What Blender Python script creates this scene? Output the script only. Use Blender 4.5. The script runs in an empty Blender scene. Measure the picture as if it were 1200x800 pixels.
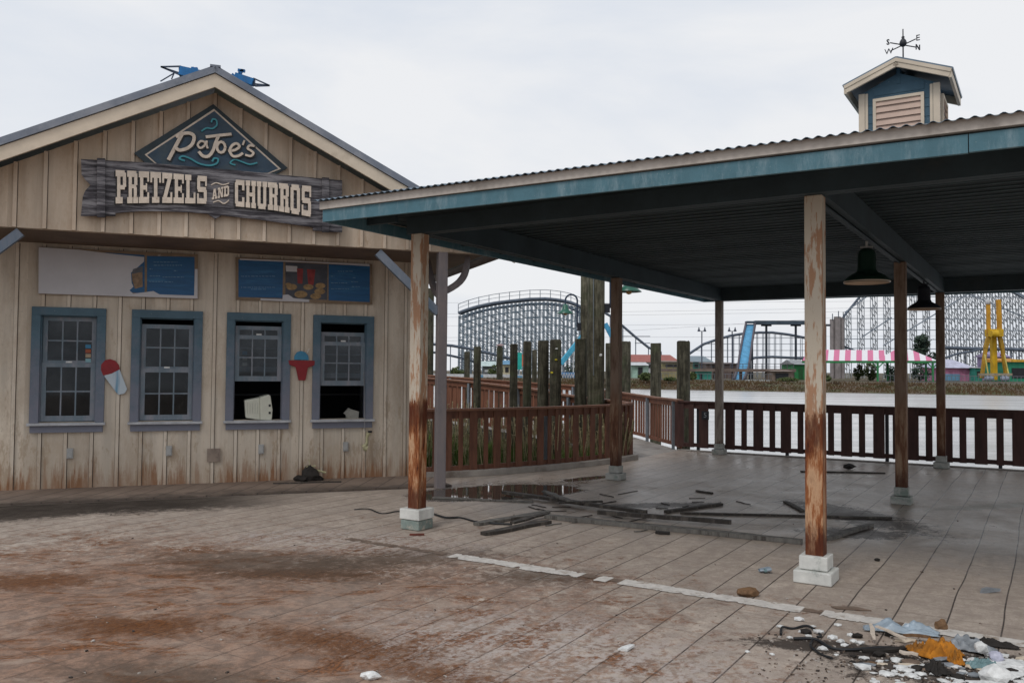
import bpy, bmesh, math, random
from mathutils import Vector as V, Matrix, noise as mnoise
random.seed(7)
PI=math.pi
scene=bpy.context.scene
col=scene.collection
# ------------------------------------------------------------ camera model
FPX,PITCH,ROLL,HC=985.9,.0335,.0083,1.6
c_,s_=math.cos(PITCH),math.sin(PITCH); cr,sr=math.cos(ROLL),math.sin(ROLL)
R0=V((1,0,0)); U0=V((0,-s_,c_)); FW=V((0,c_,s_))
RT=R0*cr+U0*sr; UP=-R0*sr+U0*cr
EYE=V((0,0,HC))
def ray(px,py): return FW+RT*((px-600)/FPX)-UP*((py-400)/FPX)
def at(px,py,Y):                       # world point at distance Y ahead
    r=ray(px,py); return EYE+r*(Y/r.y)
def gp(px,py,z=0.0):
    r=ray(px,py); return EYE+r*((z-HC)/r.z)
def on_plane(px,py,P0,n):
    r=ray(px,py); return EYE+r*((P0-EYE).dot(n)/r.dot(n))
Z=V((0,0,1))
# shelter frame
AZ=.565
DD=V((math.sin(AZ),math.cos(AZ),0)); RD=V((math.cos(AZ),-math.sin(AZ),0)); PA=V((-.9415,8.51,0))
def S(r,d,z): return PA+RD*r+DD*d+Z*z
# stand frame
WA=1.2178
WD=V((math.sin(WA),math.cos(WA),0)); WN=V((WD.y,-WD.x,0)); WO=V((0,13.03,0))
def W(t,o,z): return WO+WD*t+WN*o+Z*z
def wt(px,py,off=0):
    P=on_plane(px,py,WO+WN*off,WN); return ((P-WO).dot(WD),P.z)
# ------------------------------------------------------------ mesh builder
class MB:
    def __init__(s): s.v=[]; s.f=[]; s.sm=set()
    def add(s,vs,fs,smooth=False):
        b=len(s.v); s.v+= [V(x) for x in vs]
        for f in fs:
            if smooth: s.sm.add(len(s.f))
            s.f.append(tuple(b+i for i in f))
        return s
    def obox(s,c,ax,ay,az):            # centre and three half axes
        vs=[c+ax*i+ay*j+az*k for i in(-1,1) for j in(-1,1) for k in(-1,1)]
        return s.add(vs,[(0,1,3,2),(4,6,7,5),(0,4,5,1),(2,3,7,6),(0,2,6,4),(1,5,7,3)])
    def bar(s,p,q,w,h=None,up=Z):
        h=h or w; d=q-p; L=d.length
        if L<1e-6: return s
        d=d/L; side=d.cross(up)
        if side.length<1e-4: side=d.cross(V((1,0,0)))
        side.normalize(); u=side.cross(d).normalized()
        return s.obox((p+q)/2,d*(L/2),side*(w/2),u*(h/2))
    def tube(s,pts,r,n=8,cap=True):
        pts=[V(p) for p in pts]; rs=r if isinstance(r,(list,tuple)) else [r]*len(pts)
        rings=[]; prev=None
        for i,p in enumerate(pts):
            d=(pts[min(i+1,len(pts)-1)]-pts[max(i-1,0)]).normalized()
            a=prev if prev is not None else (V((1,0,0)) if abs(d.x)<.8 else V((0,1,0)))
            a=(a-d*a.dot(d)).normalized(); prev=a; b=d.cross(a)
            rings.append([p+(a*math.cos(2*PI*k/n)+b*math.sin(2*PI*k/n))*rs[i] for k in range(n)])
        vs=[x for r_ in rings for x in r_]; fs=[]
        for i in range(len(pts)-1):
            for k in range(n):
                fs.append((i*n+k,i*n+(k+1)%n,(i+1)*n+(k+1)%n,(i+1)*n+k))
        s.add(vs,fs,True)
        if cap: s.add(rings[0],[tuple(range(n))[::-1]]); s.add(rings[-1],[tuple(range(n))])
        return s
    def lathe(s,c,prof,n=24,tilt=None):
        vs=[]
        for r,z in prof:
            for k in range(n):
                p=V((r*math.cos(2*PI*k/n),r*math.sin(2*PI*k/n),z))
                if tilt: p=tilt@p
                vs.append(c+p)
        fs=[(i*n+k,i*n+(k+1)%n,(i+1)*n+(k+1)%n,(i+1)*n+k) for i in range(len(prof)-1) for k in range(n)]
        return s.add(vs,fs,True)
    def prism(s,poly,o,u,v,w):         # poly in (u,v), extruded along vector w
        n=len(poly); a=[o+u*x+v*y for x,y in poly]; b=[p+w for p in a]
        return s.add(a+b,[tuple(range(n))[::-1],tuple(range(n,2*n))]+[(i,(i+1)%n,n+(i+1)%n,n+i) for i in range(n)])
    def grid(s,P,smooth=True):
        h=len(P); w=len(P[0]); vs=[p for r in P for p in r]
        return s.add(vs,[(j*w+i,j*w+i+1,(j+1)*w+i+1,(j+1)*w+i) for j in range(h-1) for i in range(w-1)],smooth)
    def text(s,body,o,u,v,n,size,ext):
        cu=bpy.data.curves.new('t','FONT'); cu.body=body; cu.size=size; cu.align_x='CENTER'; cu.align_y='CENTER'; cu.extrude=ext; cu.resolution_u=3
        ob=bpy.data.objects.new('t',cu); col.objects.link(ob); bpy.context.view_layer.update()
        me=bpy.data.meshes.new_from_object(ob.evaluated_get(bpy.context.evaluated_depsgraph_get()))
        s.add([o+u*p.co.x+v*p.co.y+n*p.co.z for p in me.vertices],[tuple(f.vertices) for f in me.polygons])
        bpy.data.objects.remove(ob); bpy.data.meshes.remove(me); bpy.data.curves.remove(cu); return s
    def build(s,name,mat,parent=None,base=None,bevel=0):
        org=wloc(parent) if parent else (V(base) if base is not None else V((0,0,0)))
        me=bpy.data.meshes.new(name); me.from_pydata([v-org for v in s.v],[],s.f)
        if s.sm:
            for i in s.sm: me.polygons[i].use_smooth=True
        me.materials.append(mat)
        bm=bmesh.new(); bm.from_mesh(me); bmesh.ops.recalc_face_normals(bm,faces=bm.faces); bm.to_mesh(me); bm.free()
        ob=bpy.data.objects.new(name,me); col.objects.link(ob)
        if parent: ob.parent=parent
        else: ob.location=org
        if bevel:
            m=ob.modifiers.new('b','BEVEL'); m.width=bevel; m.segments=2; m.limit_method='ANGLE'
        return ob
def wloc(o):
    l=V(o.location); p=o.parent
    while p: l=l+p.location; p=p.parent
    return l
def tag(o,label=None,cat=None,group=None,kind=None):
    if label: o['label']=label
    if cat: o['category']=cat
    if group: o['group']=group
    if kind: o['kind']=kind
    return o
def thing(name,loc,label,cat,group=None):
    o=bpy.data.objects.new(name,None); o.empty_display_size=.2; col.objects.link(o); o.location=loc
    return tag(o,label,cat,group)
# ------------------------------------------------------------ materials
class NT:
    def __init__(s,name):
        s.m=bpy.data.materials.new(name); s.m.use_nodes=True; s.t=s.m.node_tree; s.b=s.t.nodes['Principled BSDF']
    def put(s,sock,x):
        if isinstance(x,bpy.types.NodeSocket): s.t.links.new(x,sock)
        elif isinstance(x,(tuple,list)) and len(x)==3 and sock.type=='RGBA': sock.default_value=(*x,1)
        else: sock.default_value=x
    def pos(s):
        if not hasattr(s,'_p'): s._p=s.t.nodes.new('ShaderNodeNewGeometry').outputs['Position']
        return s._p
    def map(s,vec,scale=(1,1,1),rot=(0,0,0),loc=(0,0,0)):
        n=s.t.nodes.new('ShaderNodeMapping'); s.put(n.inputs['Vector'],vec); n.inputs['Scale'].default_value=scale; n.inputs['Rotation'].default_value=rot; n.inputs['Location'].default_value=loc; return n.outputs[0]
    def xyz(s,vec):
        n=s.t.nodes.new('ShaderNodeSeparateXYZ'); s.put(n.inputs[0],vec); return n.outputs
    def noise(s,vec,scale=5,detail=5,rough=.6,dist=0):
        n=s.t.nodes.new('ShaderNodeTexNoise'); s.put(n.inputs['Vector'],vec); n.inputs['Scale'].default_value=scale; n.inputs['Detail'].default_value=detail; n.inputs['Roughness'].default_value=rough; n.inputs['Distortion'].default_value=dist; return n.outputs['Fac']
    def math(s,op,a,b=None,clamp=False):
        n=s.t.nodes.new('ShaderNodeMath'); n.operation=op; n.use_clamp=clamp; s.put(n.inputs[0],a)
        if b is not None: s.put(n.inputs[1],b)
        return n.outputs[0]
    def mr(s,x,a,b,c=0,d=1,smooth=True):
        n=s.t.nodes.new('ShaderNodeMapRange'); n.clamp=True
        if smooth: n.interpolation_type='SMOOTHSTEP'
        s.put(n.inputs[0],x)
        for i,k in enumerate((a,b,c,d)): s.put(n.inputs[i+1],k)
        return n.outputs[0]
    def mix(s,f,a,b,mode='MIX'):
        n=s.t.nodes.new('ShaderNodeMix'); n.data_type='RGBA'; n.blend_type=mode
        s.put(n.inputs[0],f); s.put(n.inputs[6],a); s.put(n.inputs[7],b); return n.outputs[2]
    def ramp(s,f,stops):
        n=s.t.nodes.new('ShaderNodeValToRGB'); s.put(n.inputs[0],f); e=n.color_ramp.elements
        while len(e)<len(stops): e.new(.5)
        for i,(p,c) in enumerate(stops): e[i].position=p; e[i].color=(*c,1)
        return n.outputs[0]
    def dist(s,p,c,sc,rot=0):        # elliptical distance from c on the ground
        q=s.map(p,scale=(1,1,0),loc=(-c[0],-c[1],0)); q=s.map(q,rot=(0,0,rot)); q=s.map(q,scale=(1/sc[0],1/sc[1],0))
        n=s.t.nodes.new('ShaderNodeVectorMath'); n.operation='LENGTH'; s.put(n.inputs[0],q); return n.outputs['Value']
    def bump(s,h,strength=.3,d=.01):
        n=s.t.nodes.new('ShaderNodeBump'); s.put(n.inputs['Height'],h); n.inputs['Strength'].default_value=strength; n.inputs['Distance'].default_value=d; s.t.links.new(n.outputs[0],s.b.inputs['Normal'])
    def out(s,color,rough=.6,metal=0,spec=.5):
        s.put(s.b.inputs['Base Color'],color); s.put(s.b.inputs['Roughness'],rough); s.b.inputs['Metallic'].default_value=metal; s.b.inputs['Specular IOR Level'].default_value=spec
        return s.m
def simple(name,c,rough=.6,var=.35,scale=6,metal=0,stretch=(1,1,1),bump=.2,spec=.4,c2=None,cmix=(.5,.7)):
    n=NT(name); p=n.map(n.pos(),scale=stretch)
    a=n.noise(p,scale,6,.65); k=n.mr(a,.3,.7,1-var,1+var*.6,False)
    col_=n.mix(1,c,k,'MULTIPLY')
    if c2: col_=n.mix(n.mr(n.noise(p,scale*.6,8,.7),cmix[0],cmix[1]),col_,c2)
    if bump: n.bump(n.noise(p,scale*5,4,.6),bump,.004)
    return n.out(col_,rough,metal,spec)
M={}
def wood_like(name,c,c2,rough=.7): return simple(name,c,rough,.35,3,0,(6,6,1),.35,.3,c2,(.5,.62))
def wall_mat(name,base,dirty=1.0,zlow=.0):
    n=NT(name); p=n.pos(); x=n.xyz(p)
    st=n.noise(n.map(p,scale=(7,7,.5)),1,6,.65)
    bx_=n.xyz(n.map(n.map(p,loc=(0,-13.03,0)),rot=(0,0,WA-PI/2)))
    wn0=n.t.nodes.new('ShaderNodeTexWhiteNoise'); wn0.noise_dimensions='1D'; n.put(wn0.inputs['W'],n.math('FLOOR',n.math('MULTIPLY',n.math('ADD',bx_[0],30.434),1/.3015)))
    c=n.mix(n.mr(st,.35,.75),base,tuple(k*.74 for k in base)); c=n.mix(1,c,n.mr(wn0.outputs['Value'],0,1,.82,1.06,False),'MULTIPLY')
    bl=n.mr(n.math('ADD',n.noise(n.map(p,scale=(5,5,1.6),loc=(4,4,0)),1,8,.8),n.mr(x[2],0,1.6,.07,-.04,False)),.55,.64,0,.6)
    c=n.mix(bl,c,tuple(k*q for k,q in zip(base,(.52,.44,.36))))
    c=n.mix(n.mr(n.noise(n.map(p,scale=(3,3,1.2)),1,8,.78),.44,.62,0,.42),c,tuple(k*q for k,q in zip(base,(.60,.52,.45))))
    c=n.mix(n.mr(n.noise(p,.9,6,.7),.45,.8,0,.5),c,tuple(k*q for k,q in zip(base,(.8,.74,.66))))
    # rust and splash stains rising from the ground
    h=n.math('ADD',x[2],n.mr(n.noise(n.map(p,scale=(16,16,1.0)),1,5,.75),.3,.7,-.30,.30,False))
    g=n.math('MULTIPLY',n.mr(h,.02,.34,1,0),n.mr(n.noise(n.map(p,scale=(2.2,2.2,.2)),1,3,.6),.32,.56))
    c=n.mix(n.math('MULTIPLY',g,.95*dirty),c,(.25,.10,.038))
    h2=n.mr(n.math('ADD',x[2],n.mr(st,.2,.8,-.3,.3,False)),.0,.75,.32*dirty,0)
    c=n.mix(h2,c,(.25,.17,.11))
    sp=n.mr(n.noise(p,45,2,.5),.70,.74,0,.6)
    c=n.mix(sp,c,tuple(k*.5 for k in base))
    n.bump(n.noise(n.map(p,scale=(60,60,4)),1,4,.6),.25,.004)
    return n.out(c,.72,0,.25)
M['wall']=wall_mat('wall_paint',(.68,.595,.49))
M['gable']=wall_mat('gable_paint',(.58,.475,.37),0)
M['trim']=simple('cream_trim_paint',(.64,.54,.42),.6,.15,3,c2=(.40,.32,.23),cmix=(.55,.8))
M['batten']=wall_mat('batten_paint',(.74,.65,.54),.7)
M['gbatten']=wall_mat('gable_batten_paint',(.66,.545,.43),0)
M['shadow_seam']=simple('batten_seam',(.09,.07,.055),.8)  # dark colour for the crack beside a batten with its shadow line painted in
def blue_mat(name,a,b,lo=.5,hi=.75,zfade=None):
    n=NT(name); p=n.pos(); x=n.xyz(p)
    c=n.mix(n.mr(n.noise(n.map(p,scale=(3,3,3)),1.2,7,.7),.35,.7,0,.7),a,tuple(k*.72 for k in a))
    f=n.mr(n.noise(n.map(p,scale=(5,5,1.4)),1.5,7,.75),lo,hi)
    if zfade:
        f=n.math('ADD',n.math('MULTIPLY',f,.3),n.mr(n.math('ADD',x[2],n.mr(n.noise(p,4,4,.7),.3,.7,-.4,.4,False)),zfade[0],zfade[1],.85,0),True)
    c=n.mix(f,c,b)
    c=n.mix(n.mr(n.noise(p,60,2,.5),.72,.76,0,.45),c,(.5,.5,.48))
    n.bump(n.noise(n.map(p,scale=(10,10,10)),4,4,.6),.3,.004)
    return n.out(c,.6,0,.3)
M['blue']=blue_mat('weathered_blue_trim',(.085,.15,.195),(.20,.20,.245),.5,.8,(.9,2.2))
M['bluepost']=blue_mat('grey_violet_post_paint',(.19,.175,.185),(.23,.195,.19),.3,.7)
M['brace']=blue_mat('brace_paint',(.13,.18,.24),(.20,.22,.26),.3,.7)
M['sash']=blue_mat('sash_paint',(.17,.22,.26),(.27,.27,.30),.4,.7)
M['sill']=simple('sill_paint',(.46,.47,.49),.5,.3,8)
M['fascia']=blue_mat('teal_blue_fascia_paint',(.085,.19,.235),(.24,.33,.37),.46,.8)
M['facream']=simple('fascia_upper_trim',(.50,.45,.40),.6,.2,3,c2=(.34,.30,.26),cmix=(.5,.7))
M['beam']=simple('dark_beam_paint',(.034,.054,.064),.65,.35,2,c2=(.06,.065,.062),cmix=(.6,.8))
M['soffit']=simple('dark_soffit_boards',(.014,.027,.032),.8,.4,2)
M['roofmetal']=simple('galvanised_roof',(.17,.19,.23),.45,.25,2,.3,c2=(.26,.27,.30),cmix=(.45,.65))
M['roofdark']=simple('corrugated_roof_metal',(.14,.19,.24),.45,.3,3,.4,c2=(.5,.5,.5),cmix=(.6,.7))
M['soffit_brown']=simple('brown_soffit',(.16,.11,.08),.7,.3,3)
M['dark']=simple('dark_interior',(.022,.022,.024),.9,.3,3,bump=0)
M['black']=simple('black_plastic',(.02,.02,.021),.5,.2,5)
M['charred']=simple('charred_debris',(.022,.018,.015),.8,.4,9,c2=(.10,.07,.05),cmix=(.6,.75))
M['shelf']=simple('interior_shelf',(.11,.11,.12),.6,.3,4)
def glass():
    n=NT('window_glass'); t=n.t; o=t.nodes['Material Output']
    tr=t.nodes.new('ShaderNodeBsdfTransparent'); tr.inputs[0].default_value=(.42,.45,.47,1)
    gl=t.nodes.new('ShaderNodeBsdfGlossy'); gl.inputs['Roughness'].default_value=.04; gl.inputs[0].default_value=(.8,.85,.9,1)
    fr=t.nodes.new('ShaderNodeFresnel'); fr.inputs[0].default_value=1.5
    a=n.math('ADD',n.math('MULTIPLY',fr.outputs[0],.8),n.mr(n.noise(n.pos(),3,6,.7),.4,.75,.0,.02))
    df=t.nodes.new('ShaderNodeBsdfDiffuse'); df.inputs[0].default_value=(.30,.30,.29,1)
    m0=t.nodes.new('ShaderNodeMixShader'); n.put(m0.inputs[0],n.mr(n.noise(n.map(n.pos(),scale=(1,1,.5)),2.2,8,.75),.45,.8,.0,.03)); t.links.new(tr.outputs[0],m0.inputs[1]); t.links.new(df.outputs[0],m0.inputs[2])
    m=t.nodes.new('ShaderNodeMixShader'); n.put(m.inputs[0],a); t.links.new(m0.outputs[0],m.inputs[1]); t.links.new(gl.outputs[0],m.inputs[2]); t.links.new(m.outputs[0],o.inputs[0]); return n.m
M['glass']=glass()
def post_mat(name,variant):
    n=NT(name); p=n.pos(); x=n.xyz(p)
    f=n.noise(n.map(p,scale=(14,14,2.2)),1,6,.7); f2=n.noise(n.map(p,scale=(30,30,5),loc=(3,1,7)),1,5,.7)
    hz=n.math('ADD',x[2],n.mr(n.noise(n.map(p,scale=(26,26,5)),1,6,.8),.25,.75,-.13,.13,False))
    if variant=='front':
        cream=n.mix(n.mr(f,.485,.55,0,.8),(.55,.48,.385),(.36,.16,.07)); cream=n.mix(n.mr(f2,.60,.75,0,.55),cream,(.25,.17,.11))
        rust=n.ramp(n.math('ADD',f,n.mr(f2,.3,.7,-.05,.05,False)),[(.36,(.045,.012,.006)),(.43,(.19,.055,.018)),(.50,(.32,.12,.045)),(.58,(.55,.34,.20)),(.8,(.16,.05,.02))])
        dk=n.math('MAXIMUM',n.mr(n.math('ABSOLUTE',n.math('SUBTRACT',hz,1.14)),.05,.24,.9,0),n.mr(hz,.30,.50,.92,0))
        rust=n.mix(n.math('MULTIPLY',dk,n.mr(f2,.3,.55,.65,1)),rust,(.085,.021,.009))
        c=n.mix(n.mr(hz,1.27,1.30),rust,cream)
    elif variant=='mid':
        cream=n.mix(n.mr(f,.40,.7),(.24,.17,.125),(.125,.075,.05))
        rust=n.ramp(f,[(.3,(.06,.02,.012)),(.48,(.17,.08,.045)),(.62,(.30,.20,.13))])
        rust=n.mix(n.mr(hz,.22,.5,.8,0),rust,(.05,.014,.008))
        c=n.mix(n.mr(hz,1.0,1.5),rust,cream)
    else:
        c=n.mix(n.mr(f,.4,.65),(.30,.26,.22),(.17,.13,.11)); c=n.mix(n.mr(n.math('MULTIPLY',hz,n.mr(f2,.3,.7,.7,1.4,False)),.16,.34,.9,0),c,(.07,.025,.015))
    n.bump(f,.35,.004); return n.out(c,.75,0,.25)
for k in('front','mid','back'): M['post_'+k]=post_mat('rusted_post_'+k,k)
M['foot']=simple('white_footing_paint',(.66,.66,.62),.6,.2,7,c2=(.34,.36,.33),cmix=(.55,.68))
M['footgrey']=simple('worn_footing_paint',(.40,.40,.37),.7,.25,9,c2=(.20,.24,.21),cmix=(.48,.66))
M['footgreen']=simple('mossy_footing_skirt',(.22,.27,.245),.7,.3,9,c2=(.45,.40,.33),cmix=(.52,.66))
def rail_mat(name,a,b):
    n=NT(name); p=n.pos(); f=n.noise(n.map(p,scale=(11,11,2)),1,6,.7)
    c=n.mix(n.mr(f,.35,.7),a,b); n.bump(f,.3,.004); return n.out(c,.65,0,.3)
M['picket']=rail_mat('red_brown_stain',(.185,.078,.046),(.10,.044,.029))
M['picket2']=rail_mat('orange_brown_stain',(.22,.088,.048),(.13,.054,.034))
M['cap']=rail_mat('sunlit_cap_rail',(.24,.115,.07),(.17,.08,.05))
M['picketdark']=rail_mat('dark_stain',(.085,.040,.034),(.05,.025,.022))
M['galv']=simple('galvanised_fence_post',(.22,.25,.28),.5,.25,5,.3)
def piling_mat(k):
    n=NT('weathered_piling'); p=n.pos(); f=n.math('ADD',n.math('MULTIPLY',n.noise(n.map(p,scale=(16,16,1.6)),1,7,.75),.6),n.math('MULTIPLY',n.noise(p,5,7,.8),.4))
    c=n.ramp(f,[(.36,(.02*k,.018*k,.013*k)),(.48,(.075*k,.068*k,.046*k)),(.60,(.19*k,.175*k,.125*k))])
    c=n.mix(n.mr(n.noise(p,1.6,4,.7),.5,.7,0,.6),c,(.05,.062,.03)); n.bump(f,.6,.01); return n.out(c,.85,0,.2)
M['piling']=piling_mat(.55); M['pilingtall']=piling_mat(.95)
M['concrete']=simple('pale_concrete',(.33,.30,.27),.75,.3,2.5,c2=(.15,.12,.10),cmix=(.5,.7))
M['line']=simple('worn_white_paint',(.66,.62,.57),.6,.25,14,c2=(.34,.27,.21),cmix=(.54,.66))
M['linebrown']=simple('exposed_brown_edge',(.19,.135,.10),.7,.4,12)
M['plank']=wood_like('weathered_plank',(.155,.145,.13),(.06,.052,.045))
M['plankdark']=wood_like('wet_dark_plank',(.05,.042,.036),(.11,.095,.08))
M['white']=simple('white_fragment',(.72,.72,.70),.6,.25,30,c2=(.40,.36,.32),cmix=(.6,.72))
M['orange']=simple('orange_cloth',(.46,.17,.012),.85,.45,14,c2=(.20,.09,.02),cmix=(.52,.68))
M['vinyl']=simple('grey_blue_vinyl',(.33,.40,.46),.35,.3,9,spec=.6)
M['vinyl2']=simple('grey_vinyl',(.26,.28,.30),.45,.4,9)
M['teal']=simple('teal_green_plastic',(.17,.27,.28),.4,.4,9)
M['cable']=simple('black_cable_rubber',(.014,.015,.017),.5,.2,5)
M['tan']=simple('crumpled_brown_paper',(.18,.10,.05),.85,.5,25)
M['green']=simple('green_lamp_enamel',(.012,.12,.075),.3,.2,5,spec=.6)
M['greendk']=simple('dark_green_lamp_enamel',(.006,.024,.014),.35,.2,5,spec=.6)
M['rim']=simple('pale_lamp_rim',(.62,.48,.36),.5,.1,5)
M['bulb']=simple('amber_lamp_glass',(.55,.30,.12),.25,.2,5)
M['iron']=simple('black_iron',(.02,.022,.03),.5,.2,5)
M['navy']=simple('navy_gooseneck',(.025,.045,.085),.45,.2,5)
M['bone']=simple('bone_lettering',(.66,.56,.46),.6,.2,14,c2=(.42,.33,.24),cmix=(.58,.72))
M['sigblue']=simple('sign_dark_blue',(.030,.060,.095),.55,.35,5,c2=(.055,.075,.085),cmix=(.5,.7))
M['signborder']=simple('sign_slate_edge',(.028,.044,.054),.6,.4,6)
M['teal2']=simple('sign_teal_swirl',(.05,.27,.32),.5,.2,9)
def signwood():
    n=NT('sign_grey_planks'); p=n.pos(); q=n.map(n.map(p,rot=(0,0,WA-PI/2)),scale=(2,2,26)); f=n.noise(q,1,6,.7)
    c=n.ramp(f,[(.32,(.018,.016,.019)),(.47,(.075,.070,.078)),(.60,(.24,.23,.24))]); n.bump(f,.6,.006)
    return n.out(c,.8,0,.2)
M['signwood']=signwood()
M['menuwhite']=simple('peeled_menu_backing',(.56,.55,.57),.5,.1,2,c2=(.45,.43,.43),cmix=(.55,.8))
M['menublue']=simple('menu_blue_print',(.010,.095,.24),.45,.2,3,stretch=(1,1,9),c2=(.03,.16,.33),cmix=(.5,.7))
M['menutext']=simple('faded_menu_text',(.13,.26,.40),.5,.4,30)
M['menuframe']=simple('menu_frame',(.24,.17,.11),.6,.3,8,c2=(.5,.45,.4),cmix=(.6,.7))
M['red']=simple('red_cutout_paint',(.26,.012,.018),.5,.2,6)
M['ltblue']=simple('light_blue_paint',(.05,.24,.40),.5,.3,6)
def conemat():
    n=NT('cup_silver_paint'); x=n.xyz(n.map(n.pos(),rot=(0,0,WA-PI/2)))
    return n.out(n.mix(n.mr(n.noise(n.map(n.pos(),scale=(12,12,1)),1,3,.5),.5,.7),(.48,.55,.60),(.12,.28,.42)),.5)
M['cup']=conemat()
M['mon']=simple('beige_monitor_plastic',(.62,.62,.52),.5,.12,5)
M['handset']=simple('yellowed_plastic',(.45,.42,.25),.5,.2,12)
M['outlet']=simple('outlet_grey',(.38,.38,.37),.5,.2,12)
def water_mat():
    n=NT('lagoon_water'); p=n.pos()
    n.bump(n.math('ADD',n.noise(n.map(p,scale=(1,1.8,1)),1.3,3,.6),n.math('MULTIPLY',n.noise(p,6,2,.5),.25)),.6,.12)
    return n.out(n.mix(n.mr(n.noise(n.map(p,scale=(.05,.35,1),rot=(0,0,.3)),1,6,.7),.35,.65),(.38,.38,.375),(.58,.575,.57)),.24,0,.9)
M['water']=water_mat()
def grass_mat(name,a,b,c3):
    n=NT(name); p=n.pos(); f=n.noise(p,1.2,5,.7); c=n.mix(n.mr(f,.35,.6),a,b); c=n.mix(n.mr(n.noise(p,5,4,.7),.5,.7),c,c3); return n.out(c,.8,0,.2)
M['grass']=grass_mat('green_weeds',(.05,.10,.018),(.09,.14,.03),(.16,.15,.06))
M['straw']=grass_mat('dry_stalks',(.30,.25,.14),(.40,.34,.21),(.13,.15,.07))
M['leaf']=grass_mat('leaf_green',(.05,.075,.025),(.09,.11,.04),(.035,.05,.02))
M['leafdark']=grass_mat('leaf_dark_blue_green',(.025,.045,.035),(.05,.075,.05),(.02,.03,.025))
M['bark']=simple('bark',(.08,.065,.05),.9,.3,8)
M['earth']=simple('earth',(.11,.095,.06),.9,.3,2,c2=(.07,.085,.03),cmix=(.45,.6))
M['bank']=simple('marsh_bank',(.10,.068,.042),.9,.4,.5,c2=(.075,.075,.03),cmix=(.45,.6))
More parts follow.
